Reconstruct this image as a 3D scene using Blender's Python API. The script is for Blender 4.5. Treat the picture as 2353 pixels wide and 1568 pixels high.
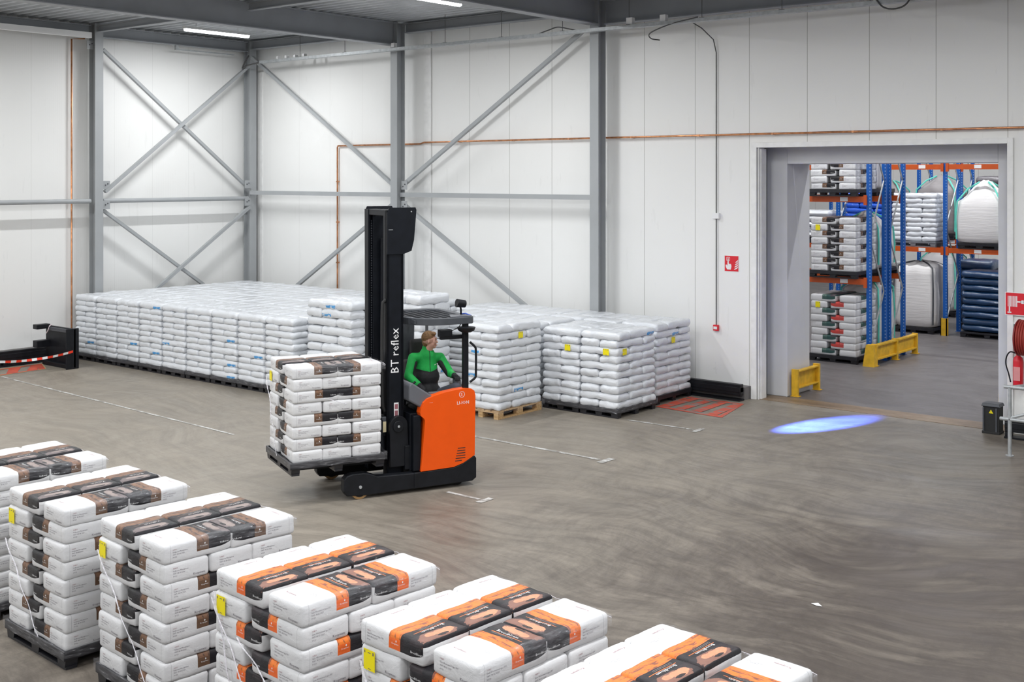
import bpy, bmesh, math, random
from mathutils import Vector, Matrix, noise
from mathutils.bvhtree import BVHTree
R=math.radians
for o in list(bpy.data.objects): bpy.data.objects.remove(o)
S=bpy.context.scene
COL=S.collection
# ------------------------------------------------------------------ camera
cd=bpy.data.cameras.new('camera'); cam=bpy.data.objects.new('camera',cd); COL.objects.link(cam)
cam.location=(0,0,4.15); cam.rotation_euler=(R(90),0,R(90-50.47))
cd.sensor_width=36; cd.lens=36*2720/2353; cd.shift_y=-(784-405)/2353.0; cd.clip_end=200
S.camera=cam
# ------------------------------------------------------------------ world, exposure
W=bpy.data.worlds.new('world'); S.world=W; W.use_nodes=True
W.node_tree.nodes['Background'].inputs[0].default_value=(0.95,0.98,1.0,1)
W.node_tree.nodes['Background'].inputs[1].default_value=0.34
S.view_settings.view_transform='Standard'; S.view_settings.look='None'
S.view_settings.gamma=1; S.view_settings.exposure=0.0; S.view_settings.use_curve_mapping=False
HALL_LAMP=183; STORE_LAMP=250; SPOT_LAMP=170000
# lamps belong to their luminaires, see luminaire() below
# ------------------------------------------------------------------ node helper
class G:
    def __init__(s,name,rough=.5,metal=0,spec=.5,coat=0,coatr=.1):
        s.m=bpy.data.materials.new(name); s.m.use_nodes=True; s.t=s.m.node_tree
        s.b=s.t.nodes['Principled BSDF']; i=s.b.inputs
        i['Roughness'].default_value=rough; i['Metallic'].default_value=metal; i['Specular IOR Level'].default_value=spec
        i['Coat Weight'].default_value=coat; i['Coat Roughness'].default_value=coatr
        s._tc=None
    def set(s,k,v):
        if hasattr(v,'is_output'): s.t.links.new(v,s.b.inputs[k])
        else: s.b.inputs[k].default_value=v
    def tc(s,k='Object'):
        if not s._tc: s._tc=s.t.nodes.new('ShaderNodeTexCoord')
        return s._tc.outputs[k]
    def xyz(s,v=None):
        n=s.t.nodes.new('ShaderNodeSeparateXYZ'); s.t.links.new(v or s.tc(),n.inputs[0]); return n.outputs
    def comb(s,x,y,z):
        n=s.t.nodes.new('ShaderNodeCombineXYZ')
        for k,v in enumerate((x,y,z)): s._in(n.inputs[k],v)
        return n.outputs[0]
    def _in(s,sock,v):
        if hasattr(v,'is_output'): s.t.links.new(v,sock)
        else: sock.default_value=v
    def ma(s,op,a,b=0.0,c=0.0):
        n=s.t.nodes.new('ShaderNodeMath'); n.operation=op
        s._in(n.inputs[0],a); s._in(n.inputs[1],b)
        if op in('MULTIPLY_ADD','COMPARE','SMOOTH_MIN'): s._in(n.inputs[2],c)
        return n.outputs[0]
    def rng(s,x,a,b):  # 1 between a and b
        return s.ma('MULTIPLY',s.ma('GREATER_THAN',x,a),s.ma('LESS_THAN',x,b))
    def mul(s,*a):
        r=a[0]
        for q in a[1:]: r=s.ma('MULTIPLY',r,q)
        return r
    def noise(s,scale=5,detail=3,rough=.5,vec=None,dist=0):
        n=s.t.nodes.new('ShaderNodeTexNoise'); s.t.links.new(vec or s.tc(),n.inputs['Vector'])
        n.inputs['Scale'].default_value=scale; n.inputs['Detail'].default_value=detail; n.inputs['Roughness'].default_value=rough
        n.inputs['Distortion'].default_value=dist
        return n.outputs[0]
    def vor(s,scale,vec=None):
        n=s.t.nodes.new('ShaderNodeTexVoronoi'); s.t.links.new(vec or s.tc(),n.inputs['Vector']); n.inputs['Scale'].default_value=scale
        return n.outputs
    def mapv(s,scale=(1,1,1),rot=(0,0,0),loc=(0,0,0),vec=None):
        n=s.t.nodes.new('ShaderNodeMapping'); s.t.links.new(vec or s.tc(),n.inputs[0])
        n.inputs['Scale'].default_value=scale; n.inputs['Rotation'].default_value=rot; n.inputs['Location'].default_value=loc
        return n.outputs[0]
    def ramp(s,f,stops,interp='LINEAR'):
        n=s.t.nodes.new('ShaderNodeValToRGB'); n.color_ramp.interpolation=interp; s.t.links.new(f,n.inputs[0])
        e=n.color_ramp.elements
        while len(e)<len(stops): e.new(.5)
        for q,(p,c) in zip(e,stops):
            q.position=p; q.color=c if len(c)==4 else (*c,1)
        return n.outputs[0]
    def mix(s,f,a,b):
        n=s.t.nodes.new('ShaderNodeMix'); n.data_type='RGBA'
        s._in(n.inputs[0],f)
        for k,v in ((6,a),(7,b)):
            if hasattr(v,'is_output'): s.t.links.new(v,n.inputs[k])
            else: n.inputs[k].default_value=(*v[:3],1)
        return n.outputs[2]
    def bump(s,h,strength=.3,dist=.01,to=('Normal',)):
        n=s.t.nodes.new('ShaderNodeBump'); s.t.links.new(h,n.inputs['Height'])
        n.inputs['Strength'].default_value=strength; n.inputs['Distance'].default_value=dist
        for k in to: s.t.links.new(n.outputs[0],s.b.inputs[k])
        return n.outputs[0]
def plain(name,c,rough=.5,metal=0,var=.06,scale=6,bump=0,coat=0,spec=.5):
    g=G(name,rough,metal,spec,coat)
    n=g.noise(scale,3)
    a=tuple(max(0,q*(1-var)) for q in c); b=tuple(min(1,q*(1+var)) for q in c)
    g.set('Base Color',g.ramp(n,[(.3,a),(.7,b)]))
    if bump: g.bump(g.noise(scale*8,3),bump,.003)
    return g.m
# ------------------------------------------------------------------ materials
M={}
def wall_mat(name,axis,off,pitch):
    g=G(name,.42,spec=.35)
    x=g.xyz()[axis]
    t=g.ma('MODULO',g.ma('ADD',x,-off+pitch*100+.006),pitch)
    seam=g.ma('LESS_THAN',t,.010)
    rib=g.ma('SINE',g.ma('MULTIPLY',x,125.0))
    n=g.noise(.5,3); n2=g.noise(9,4,.6,g.mapv((1,1,.12)))
    base=g.mix(n,(.82,.82,.80),(.87,.87,.855))
    base=g.mix(g.ma('MULTIPLY',g.ma('GREATER_THAN',n2,.66),.10),base,(.55,.55,.53))
    z=g.xyz()[2]
    scuff=g.mul(g.ma('LESS_THAN',z,1.2),g.ma('GREATER_THAN',g.noise(5,5,.7,g.mapv((1,1,.5))),.62))
    base=g.mix(g.ma('MULTIPLY',scuff,.12),base,(.4,.4,.4))
    g.set('Base Color',g.mix(g.ma('MULTIPLY',seam,g.ma('MULTIPLY_ADD',g.ma('GREATER_THAN',x,-19.2 if axis==0 and off<-18.5 else 999.0),.62,.16) if axis==1 or off<-18.5 else .6),base,(.24,.23,.2)))
    g.bump(g.ma('ADD',g.ma('MULTIPLY',rib,.25),g.ma('MULTIPLY',seam,-3)),.18,.004)
    return g.m
M['wallA']=wall_mat('white_panel_back',0,-18.79,1.163)
M['wallB']=wall_mat('white_panel_left',1,13.69,1.047)
M['wall2']=wall_mat('white_panel_store',0,-18.2,1.1)
M['white']=plain('white_sheet',(.85,.85,.835),.4)
M['grey_panel']=plain('grey_panel',(.66,.665,.68),.5,var=.04,scale=2)
M['steel']=plain('grey_painted_steel',(.36,.375,.385),.45,var=.05,scale=2)
M['steel_dark']=plain('dark_painted_steel',(.30,.315,.335),.5,var=.05,scale=2)
M['galv']=plain('galvanised_steel',(.45,.47,.48),.5,.45,var=.15,scale=14)
M['deck']=plain('roof_sheet',(.50,.52,.54),.35,.2,var=.12,scale=1.5)
M['copper']=plain('copper_pipe',(.55,.25,.12),.3,.85,var=.3,scale=9)
M['black']=plain('black_plastic',(.008,.009,.012),.45,var=.25,scale=9,spec=.3)
M['blackm']=plain('black_mast_steel',(.006,.0075,.011),.45,var=.2,scale=9,spec=.22)
M['rubber']=plain('dark_rubber',(.02,.02,.02),.8)
M['dgrey']=plain('dark_grey_plastic',(.06,.065,.075),.5,var=.12,scale=9)
M['mgrey']=plain('mid_grey_plastic',(.12,.125,.14),.5)
M['lgrey']=plain('light_grey_plastic',(.6,.6,.6),.5)
M['orange']=plain('orange_bodywork',(.86,.095,.003),.42,var=.03,coat=.05,spec=.3)
M['black_pallet']=plain('black_pallet_plastic',(.016,.016,.02),.38,var=.3,scale=7)
M['grey_pallet']=plain('grey_pallet_plastic',(.16,.17,.19),.5)
M['yellow']=plain('yellow_guard_paint',(.72,.42,.02),.45,var=.15,scale=9)
M['sticker']=plain('yellow_sticker',(.92,.78,.0),.45,var=.02)
M['blue_rack']=None
M['beam']=plain('orange_beam_paint',(.55,.085,.008),.4,var=.08)
M['red']=plain('sign_red',(.72,.015,.03),.4,var=.03)
M['redpaint']=None
M['signwhite']=plain('sign_white',(.85,.85,.85),.4,var=.01)
M['cable']=plain('dark_cable',(.09,.09,.09),.6)
M['bluefabric']=plain('navy_fabric',(.03,.035,.05),.85)
M['skin']=plain('skin',(.72,.42,.32),.5,var=.06,scale=20)
M['hair']=plain('light_brown_hair',(.22,.12,.05),.7,var=.4,scale=60,bump=.5)
M['green']=plain('green_jacket_cloth',(.005,.36,.06),.7,var=.15,scale=14,bump=.2)
M['jblack']=plain('black_jacket_cloth',(.01,.01,.012),.8,var=.2,scale=14,bump=.2)
M['trouser']=plain('grey_work_trousers',(.06,.065,.085),.85,var=.2,scale=14,bump=.2)
M['teal']=plain('teal_strap',(.12,.62,.5),.6)
M['ink']=plain('dark_print',(.13,.11,.14),.5)
M['inkred']=plain('maroon_print',(.32,.12,.14),.5)
M['paper_white']=plain('white_print',(.85,.85,.85),.45)
M['wood']=None
g=G('pallet_wood',.7); n=g.noise(3,4,.6,g.mapv((2,18,18)))
g.set('Base Color',g.ramp(n,[(.3,(.30,.17,.07)),(.5,(.50,.32,.15)),(.75,(.66,.47,.25))])); g.bump(n,.3,.003); M['wood']=g.m
g=G('blue_upright_light_dots',.4)
x,y,z=g.xyz()
h=g.mul(g.rng(g.ma('MODULO',g.ma('ADD',z,10.0),.075),.0,.025), g.ma('LESS_THAN',g.ma('ABSOLUTE',g.ma('ADD',x,-.032)),.006))  # pale dots paint in the light showing through the upright's holes
g.set('Base Color',g.mix(h,(.004,.10,.42),(.5,.6,.7))); M['blue_rack']=g.m
# worn red floor paint
g=G('worn_red_floor_paint',.55)
n=g.noise(2.2,6,.7,g.mapv((1,3.5,1)))
g.set('Base Color',g.mix(g.ramp(n,[(.50,(0,0,0)),(.58,(1,1,1))]),(.62,.09,.045),(.25,.23,.21))); M['redpaint']=g.m
g=G('red_floor_paint',.55); g.set('Base Color',g.ramp(g.noise(5,4),[(.3,(.42,.05,.03)),(.7,(.62,.09,.04))])); M['redpaint2']=g.m
g=G('worn_white_floor_paint',.6); n=g.noise(5,6,.75)
g.set('Base Color',g.mix(g.ramp(n,[(.42,(0,0,0)),(.55,(1,1,1))]),(.62,.62,.6),(.31,.295,.27))); M['whiteline']=g.m
g=G('worn_paint_yellow_edge',.6); g.set('Base Color',g.ramp(g.noise(5,4),[(.35,(.3,.27,.2)),(.6,(.7,.5,.15))])); M['edgeyellow']=g.m
# concrete floor with tyre swirls
def floor_mat(name,tint,dark):
    g=G(name,.38,spec=.35)
    v=g.tc()
    warp=g.noise(.22,2,.5)
    w=g.t.nodes.new('ShaderNodeVectorMath'); w.operation='MULTIPLY_ADD'
    g.t.links.new(g.comb(warp,g.noise(.19,2,.5,g.mapv((1,1,1),loc=(7,3,0))),0.0),w.inputs[0]); w.inputs[1].default_value=(4.5,4.5,0); g.t.links.new(v,w.inputs[2])
    vv=w.outputs[0]
    st=g.noise(2.6,10,.80,g.mapv((.34,2.1,1),rot=(0,0,-.15),vec=vv))
    st2=g.noise(2.3,10,.80,g.mapv((1.5,.5,1),rot=(0,0,.6),vec=vv))
    big=g.noise(.22,3,.6); mid=g.noise(1.3,7,.72,g.mapv((.7,1.3,1),rot=(0,0,-.3),vec=vv)); fine=g.noise(26,6,.75)
    c=g.mix(g.ramp(big,[(.3,(0,0,0)),(.7,(1,1,1))]),tuple(q*.90 for q in tint),tint)
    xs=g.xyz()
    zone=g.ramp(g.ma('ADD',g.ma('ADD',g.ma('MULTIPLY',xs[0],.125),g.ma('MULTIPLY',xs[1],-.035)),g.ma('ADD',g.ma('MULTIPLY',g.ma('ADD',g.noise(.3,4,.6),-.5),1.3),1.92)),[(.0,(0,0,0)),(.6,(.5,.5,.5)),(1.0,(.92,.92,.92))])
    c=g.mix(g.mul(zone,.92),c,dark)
    gr=[(.44,(0,0,0)),(.60,(1,1,1))]
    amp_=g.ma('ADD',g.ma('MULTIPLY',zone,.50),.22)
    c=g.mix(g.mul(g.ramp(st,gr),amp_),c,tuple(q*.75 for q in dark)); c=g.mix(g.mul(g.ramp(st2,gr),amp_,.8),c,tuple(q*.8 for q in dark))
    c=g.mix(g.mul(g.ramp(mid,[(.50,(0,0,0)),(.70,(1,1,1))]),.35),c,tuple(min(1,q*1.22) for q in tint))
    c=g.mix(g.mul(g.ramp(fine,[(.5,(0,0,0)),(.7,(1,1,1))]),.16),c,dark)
    g.set('Base Color',c)
    g.set('Roughness',g.ramp(mid,[(.3,(.34,.34,.34)),(.7,(.55,.55,.55))])); g.bump(fine,.06,.002)
    return g.m
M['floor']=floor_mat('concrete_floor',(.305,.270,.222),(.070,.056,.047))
M['floor2']=floor_mat('store_concrete_floor',(.165,.152,.152),(.075,.066,.066))
g=G('threshold_plate',.45); n=g.noise(1.2,5,.7,g.mapv((1.2,3,1)))
g.set('Base Color',g.ramp(n,[(.3,(.11,.065,.03)),(.55,(.22,.15,.09)),(.75,(.32,.26,.19))])); M['threshold']=g.m
# stretch film
g=G('stretch_film',.12,spec=.8)
g.set('Base Color',(.9,.9,.95,1)); n=g.noise(9,4,.6,g.mapv((1,1,6)))
g.set('Alpha',g.ramp(n,[(.40,(.03,.03,.03)),(.62,(.10,.10,.10)),(.72,(.45,.45,.45))])); g.bump(n,.8,.01); M['film']=g.m
g=G('twisted_film_rope',.1,spec=.9); g.set('Base Color',(.92,.9,.95,1)); n=g.noise(30,3,.6,g.mapv((1,1,1))); g.set('Alpha',g.ramp(n,[(.35,(.35,.35,.35)),(.65,(.9,.9,.9))])); g.bump(n,1,.01); M['rope']=g.m
# emitting tube
m=bpy.data.materials.new('lit_diffuser'); m.use_nodes=True; nt=m.node_tree; nt.nodes.remove(nt.nodes['Principled BSDF'])
e=nt.nodes.new('ShaderNodeEmission'); e.inputs[0].default_value=(.95,.97,1,1); e.inputs[1].default_value=9; nt.links.new(e.outputs[0],nt.nodes['Material Output'].inputs[0]); M['tube']=m
# white poly bags
def polybag(name,c,blue=False,colour=None):
    g=G(name,.36,spec=.5,coat=.7,coatr=.1)
    n=g.noise(3,4,.6); w=g.noise(9,5,.65,g.mapv((1,2.2,3)),.6)
    base=g.mix(n,tuple(q*.95 for q in c),c)
    if blue:
        x,y,z=g.xyz()
        p=g.mul(g.rng(x,.12,.36),g.rng(g.ma('ADD',z,g.ma('MULTIPLY',w,.06)),-.02,.035),g.ma('GREATER_THAN',w,.46))
        p2=g.mul(g.ma('GREATER_THAN',x,.37),g.rng(y,.0,.17),g.rng(g.ma('ADD',z,g.ma('MULTIPLY',w,.06)),.0,.045))
        base=g.mix(g.ma('MAXIMUM',p,p2),base,(.05,.33,.72))
    g.set('Base Color',base)
    g.bump(g.noise(5,3,.55,g.mapv((1,1.8,2.5)),.6),.6,.02); g.bump(g.noise(10,4,.62,g.mapv((1,1.5,2)),1.0),.9,.02,('Coat Normal',))
    return g.m
M['pe']=polybag('white_film_bag',(.74,.765,.80)); M['peb']=polybag('white_film_bag_blue_print',(.74,.765,.80),True)
M['peblue']=polybag('bright_blue_film_bag',(.01,.10,.62)); M['pedark']=polybag('dark_blue_wrapped',(.006,.045,.13)); M['pegrey']=polybag('grey_film_wrapped',(.14,.13,.14))
M['bigbag']=None
def bigbagm(name,c):
    g=G(name,.65); w=g.noise(1,5,.6,g.mapv((1.5,1.5,16)),.4)
    g.set('Base Color',g.mix(w,tuple(q*.85 for q in c),c)); g.bump(w,.45,.025); return g.m
M['bigbag']=bigbagm('white_woven_bulk_bag',(.82,.80,.79)); M['bigbagg']=bigbagm('grey_woven_bulk_bag',(.28,.26,.26))
# printed flour bags : print laid out in the bag's own coordinates (x along length)
def flour(name,sq,p1,p2,patch1,patch2,patch3,band=(.010,.009,.012)):
    g=G(name,.5,spec=.25,coat=.32,coatr=.07)
    x,y,z=g.xyz()
    white=g.mix(g.noise(4,3),(.66,.66,.675),(.73,.73,.73))
    ay=g.ma('ABSOLUTE',y)
    top=g.ma('GREATER_THAN',z,.042)
    st=g.noise(7,4,.6,g.mapv((5,1.2,1)),.5)
    pano=g.ramp(st,[(.36,p2),(.47,p1),(.57,p1),(.66,p2)])
    d=g.noise(11,4,.6,None,.9); d2=g.noise(18,4,.65,g.mapv((1,1,1),loc=(3,1,2)),1.2)
    def ell(cx,cy,rx,ry,k): 
        a=g.ma('POWER',g.ma('ABSOLUTE',g.ma('DIVIDE',g.ma('ADD',x,-cx),rx)),2.0); b=g.ma('POWER',g.ma('ABSOLUTE',g.ma('DIVIDE',g.ma('ADD',y,-cy),ry)),2.0)
        return g.ma('LESS_THAN',g.ma('ADD',g.ma('ADD',a,b),g.ma('MULTIPLY',g.ma('ADD',d,-.5),k)),1.0)
    lea=g.mix(d2,patch2,tuple(q*1.35 for q in patch2))
    photo=g.mix(ell(.26,-.04,.09,.15,1.6),patch3,lea)
    skin=g.mix(d2,tuple(q*.62 for q in patch1),tuple(min(1,q*1.25) for q in patch1))
    photo=g.mix(ell(.232,.035,.040,.072,2.4),photo,skin)
    photo=g.mix(ell(.222,-.065,.026,.045,2.2),photo,skin)
    photo=g.mix(ell(.262,.000,.012,.05,2.8),photo,patch3)
    edge=g.ma('ADD',x,g.ma('MULTIPLY',g.ma('POWER',g.ma('MULTIPLY',ay,5.0),2.0),.012))
    c=g.mix(g.rng(edge,-.005,.10),white,g.mix(top,sq,pano))
    c=g.mix(g.ma('GREATER_THAN',edge,.10),c,band)
    line=g.mul(top,g.rng(x,.136,.141),g.ma('LESS_THAN',ay,.13)); c=g.mix(line,c,p1)
    ph=g.mul(top,g.ma('GREATER_THAN',edge,.185),g.ma('LESS_THAN',x,.285)); c=g.mix(ph,c,photo)
    low=g.ma('ADD',g.ma('MULTIPLY',g.ma('POWER',g.ma('MAXIMUM',g.ma('ADD',x,-.17),0.0),2.0),1.6),-.026)
    under=g.ma('LESS_THAN',z,low); c=g.mix(under,c,white)
    endf=g.ma('GREATER_THAN',x,.290); c=g.mix(g.mul(endf,g.ma('LESS_THAN',z,.05)),c,white)
    fold=g.mul(g.rng(x,-.243,-.2405)); c=g.mix(g.mul(fold,.6),c,(.2,.2,.22))
    g.set('Base Color',c)
    g.bump(g.noise(8,4,.6,g.mapv((1,1.5,2)),.5),.45,.012); g.bump(g.noise(15,5,.68,g.mapv((.7,3,3)),1.2),1.0,.022,('Coat Normal',))
    return g.m
M['fl_orange']=flour('flour_bag_orange_print',(.82,.14,.02),(.80,.20,.03),(.22,.07,.045),(.70,.30,.17),(.20,.095,.07),(.022,.016,.019))
M['fl_brown']=flour('flour_bag_brown_print',(.13,.07,.04),(.21,.11,.065),(.05,.035,.035),(.30,.24,.22),(.12,.095,.095),(.014,.014,.016))
M['fl_green']=flour('bag_green_print',(.05,.10,.09),(.12,.2,.17),(.05,.07,.07),(.3,.25,.25),(.12,.1,.11),(.06,.05,.06),(.03,.08,.075))
M['fl_redp']=flour('bag_red_print',(.5,.06,.05),(.55,.1,.09),(.3,.05,.05),(.3,.25,.25),(.12,.1,.11),(.06,.05,.06),(.55,.06,.05))
# ------------------------------------------------------------------ mesh helper
class MB:
    def __init__(s): s.v=[];s.f=[];s.mi=[]
    def add(s,vs,fs,mi=0,T=None):
        b=len(s.v)
        s.v+= [tuple(T@Vector(q)) for q in vs] if T else [tuple(q) for q in vs]
        s.f+=[tuple(b+i for i in f) for f in fs]; s.mi+=[mi]*len(fs); return s
    def box(s,x0,x1,y0,y1,z0,z1,mi=0,T=None):
        vs=[(x,y,z) for x in(x0,x1) for y in(y0,y1) for z in(z0,z1)]
        return s.add(vs,[(0,1,3,2),(4,6,7,5),(0,4,5,1),(2,3,7,6),(0,2,6,4),(1,5,7,3)],mi,T)
    def cyl(s,p0,p1,r0,r1=None,n=12,mi=0,caps=True):
        r1=r0 if r1 is None else r1
        p0=Vector(p0);p1=Vector(p1);d=(p1-p0).normalized()
        a=d.orthogonal().normalized(); b=d.cross(a)
        vs=[p0+(a*math.cos(t)+b*math.sin(t))*r0 for t in [2*math.pi*i/n for i in range(n)]]
        vs+=[p1+(a*math.cos(t)+b*math.sin(t))*r1 for t in [2*math.pi*i/n for i in range(n)]]
        fs=[(i,(i+1)%n,n+(i+1)%n,n+i) for i in range(n)]
        if caps: fs+=[tuple(range(n))[::-1],tuple(range(n,2*n))]
        return s.add(vs,fs,mi)
    def tube(s,pts,r,n=8,mi=0):
        pts=[Vector(p) for p in pts]; rings=[]
        a=None
        for i,p in enumerate(pts):
            d=((pts[min(i+1,len(pts)-1)]-pts[max(i-1,0)])).normalized()
            a=(d.orthogonal() if a is None else (a-d*a.dot(d))).normalized(); b=d.cross(a)
            rings.append([p+(a*math.cos(2*math.pi*k/n)+b*math.sin(2*math.pi*k/n))*r for k in range(n)])
        vs=[q for rg in rings for q in rg]; fs=[]
        for i in range(len(pts)-1):
            for k in range(n): fs.append((i*n+k,i*n+(k+1)%n,(i+1)*n+(k+1)%n,(i+1)*n+k))
        fs+=[tuple(range(n))[::-1],tuple(range((len(pts)-1)*n,len(pts)*n))]
        return s.add(vs,fs,mi)
    def stube(s,pts,r,n=8,mi=0,k=6):
        P=[Vector(p) for p in pts]; P=[P[0]*2-P[1]]+P+[P[-1]*2-P[-2]]; out=[]
        for i in range(1,len(P)-2):
            for j in range(k):
                t=j/k; a,b,c,d=P[i-1:i+3]
                out.append(.5*((2*b)+(c-a)*t+(2*a-5*b+4*c-d)*t*t+(3*b-a-3*c+d)*t**3))
        return s.tube(out+[P[-2]],r,n,mi)
    def bar(s,p0,p1,w,h,up=(0,0,1),mi=0):
        p0=Vector(p0);p1=Vector(p1);d=(p1-p0).normalized();u=Vector(up);sd=d.cross(u).normalized();u=sd.cross(d)
        vs=[p+sd*a*w/2+u*b*h/2 for p in(p0,p1) for a,b in((-1,-1),(1,-1),(1,1),(-1,1))]
        return s.add(vs,[(3,2,1,0),(4,5,6,7)]+[(i,(i+1)%4,4+(i+1)%4,4+i) for i in range(4)],mi)
    def prism(s,poly,ax,a0,a1,mi=0):   # poly in the two other axes (cyclic order x,y,z without ax)
        def P(u,v,w): return {'x':(w,u,v),'y':(u,w,v),'z':(u,v,w)}[ax]
        n=len(poly); vs=[P(u,v,a0) for u,v in poly]+[P(u,v,a1) for u,v in poly]
        return s.add(vs,[tuple(range(n)),tuple(range(2*n-1,n-1,-1))]+[(i,n+i,n+(i+1)%n,(i+1)%n) for i in range(n)],mi)
    def lathe(s,prof,c=(0,0,0),n=20,mi=0,ax='z'):
        vs=[];m=len(prof)
        for k in range(n):
            t=2*math.pi*k/n
            for r,h in prof:
                q=(r*math.cos(t),r*math.sin(t),h)
                if ax=='y': q=(q[0],q[2],q[1])
                if ax=='x': q=(q[2],q[0],q[1])
                vs.append((c[0]+q[0],c[1]+q[1],c[2]+q[2]))
        fs=[(k*m+i,((k+1)%n)*m+i,((k+1)%n)*m+i+1,k*m+i+1) for k in range(n) for i in range(m-1)]
        return s.add(vs,fs,mi)
    def ball(s,c,r,sc=(1,1,1),n=14,mi=0):
        vs=[];fs=[];m=n//2
        for j in range(m+1):
            for i in range(n):
                t=math.pi*j/m;p=2*math.pi*i/n
                vs.append((c[0]+r*sc[0]*math.sin(t)*math.cos(p),c[1]+r*sc[1]*math.sin(t)*math.sin(p),c[2]+r*sc[2]*math.cos(t)))
        for j in range(m):
            for i in range(n): fs.append((j*n+i,(j+1)*n+i,(j+1)*n+(i+1)%n,j*n+(i+1)%n))
        return s.add(vs,fs,mi)
    def mesh(s,name,mats,smooth=40):
        me=bpy.data.meshes.new(name); me.from_pydata(s.v,[],s.f)
        for m in mats: me.materials.append(m)
        me.polygons.foreach_set('material_index',s.mi)
        bm=bmesh.new(); bm.from_mesh(me); bmesh.ops.remove_doubles(bm,verts=bm.verts,dist=1e-5); bmesh.ops.recalc_face_normals(bm,faces=bm.faces); bm.to_mesh(me); bm.free()
        if smooth:
            me.polygons.foreach_set('use_smooth',[True]*len(me.polygons)); me.set_sharp_from_angle(angle=R(smooth))
        return me
    def build(s,name,mats,parent=None,loc=None,rz=0,smooth=40,bevel=0,seg=2):
        if not isinstance(mats,(list,tuple)): mats=[mats]
        o=put(name,s.mesh(name,mats,smooth),parent,loc,rz)
        if bevel:
            b=o.modifiers.new('Bevel','BEVEL'); b.width=bevel; b.segments=seg; b.limit_method='ANGLE'; b.angle_limit=R(40)
        return o
def put(name,me,parent=None,loc=None,rz=0):
    o=bpy.data.objects.new(name,me); COL.objects.link(o)
    if parent: o.parent=parent
    if loc: o.location=loc
    o.rotation_euler[2]=rz
    return o
def tag(o,label,cat=None,group=None,kind=None):
    if label: o['label']=label
    if cat: o['category']=cat
    if group: o['group']=group
    if kind: o['kind']=kind
    return o
def thing(name,label,cat,loc=(0,0,0),rz=0,group=None):
    o=bpy.data.objects.new(name,None); COL.objects.link(o); o.location=loc; o.rotation_euler[2]=rz; o.empty_display_size=.2
    return tag(o,label,cat,group)
def struct(o): o['kind']='structure'; return o
def copy_thing(src,loc,rz,label,group=None):
    c=src.copy(); COL.objects.link(c); c.location=loc; c.rotation_euler[2]=rz; c['label']=label
    if group: c['group']=group
    for ch in list(src.children):
        d=ch.copy(); COL.objects.link(d); d.parent=c
        for g2 in list(ch.children):
            e=g2.copy(); COL.objects.link(e); e.parent=d
    return c
_tc={}
def textgeo(body,size):
    k=(body,size)
    if k in _tc: return _tc[k]
    cu=bpy.data.curves.new('t','FONT'); cu.body=body; cu.size=size; cu.align_x='LEFT'; cu.resolution_u=1
    o=bpy.data.objects.new('t',cu); COL.objects.link(o); bpy.context.view_layer.update()
    dg=bpy.context.evaluated_depsgraph_get(); me=bpy.data.meshes.new_from_object(o.evaluated_get(dg))
    vs=[tuple(v.co) for v in me.vertices]; fs=[tuple(p.vertices) for p in me.polygons]
    bpy.data.objects.remove(o); bpy.data.meshes.remove(me); bpy.data.curves.remove(cu)
    _tc[k]=(vs,fs); return _tc[k]
def text_into(mb,body,size,o,ux,uy,mi,bold=0,bvh=None,off=.0012,width=None):
    vs,fs=textgeo(body,size); o=Vector(o);ux=Vector(ux);uy=Vector(uy);nn=ux.cross(uy)
    w=max(v[0] for v in vs); k=1 if not width else width/w
    out=[]
    for v in vs:
        p=o+ux*v[0]*k+uy*v[1]*(k if width else 1)
        if bvh:
            h=bvh.ray_cast(p+nn*.3,-nn)
            if h[0] is not None: p=h[0]+h[1]*off if h[1].dot(nn)>0 else h[0]+nn*off
        else: p=p+nn*off
        out.append(p)
    mb.add(out,fs,mi)
# ------------------------------------------------------------------ THE SETTING
YA=19.87; XB=-25.35
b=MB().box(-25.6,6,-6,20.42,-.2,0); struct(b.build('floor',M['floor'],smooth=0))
b=MB().box(-32,4,20.42,46,-.2,0); struct(b.build('floor',M['floor2'],smooth=0))
b=MB().box(-10.49,-6.0,19.9,20.42,0,.006); o=struct(b.build('trim_1',M['threshold'],smooth=0))
# back wall with the door opening
b=MB().box(-25.6,-10.49,YA,YA+.22,0,8.3).box(-6.0,6,YA,YA+.22,0,8.3).box(-10.49,-6.0,YA,YA+.22,4.68,8.3)
struct(b.build('wall_back',M['wallA'],smooth=0))
b=MB().box(XB-.22,XB,-6,YA+.2,0,8.3); struct(b.build('wall_left',M['wallB'],smooth=0))
# white folded frame round the opening
b=MB()
for x0,x1 in((-10.60,-10.49),(-6.0,-5.91)): b.box(x0,x1,YA-.035,YA,0.0,4.77)
b.box(-10.49,-6.0,YA-.035,YA,4.68,4.77)
struct(b.build('trim_2',M['white'],smooth=0,bevel=.004))
b=MB().box(-10.475,-10.455,YA,YA+.22,0,4.68).box(-10.45,-10.43,YA+.05,YA+.25,0,4.66)
struct(b.build('trim_3',M['white'],smooth=0))
# raised strip by the corner / setback trims on the back wall
b=MB().box(-19.02,-18.80,YA-.03,YA,0,8.0).box(-25.0,-24.9,YA-.02,YA,0,6.9); struct(b.build('trim_4',M['white'],smooth=0,bevel=.003))
# concrete ledges at the wall feet
cm=plain('ledge_concrete',(.17,.16,.155),.7,var=.12)
b=MB().box(-25.3,-10.62,YA-.24,YA,0,.235); struct(b.build('baseboard_back',cm,smooth=0))
b=MB().box(XB,XB+.27,-6,YA-.25,0,.30); struct(b.build('baseboard_left',cm,smooth=0))
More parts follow.
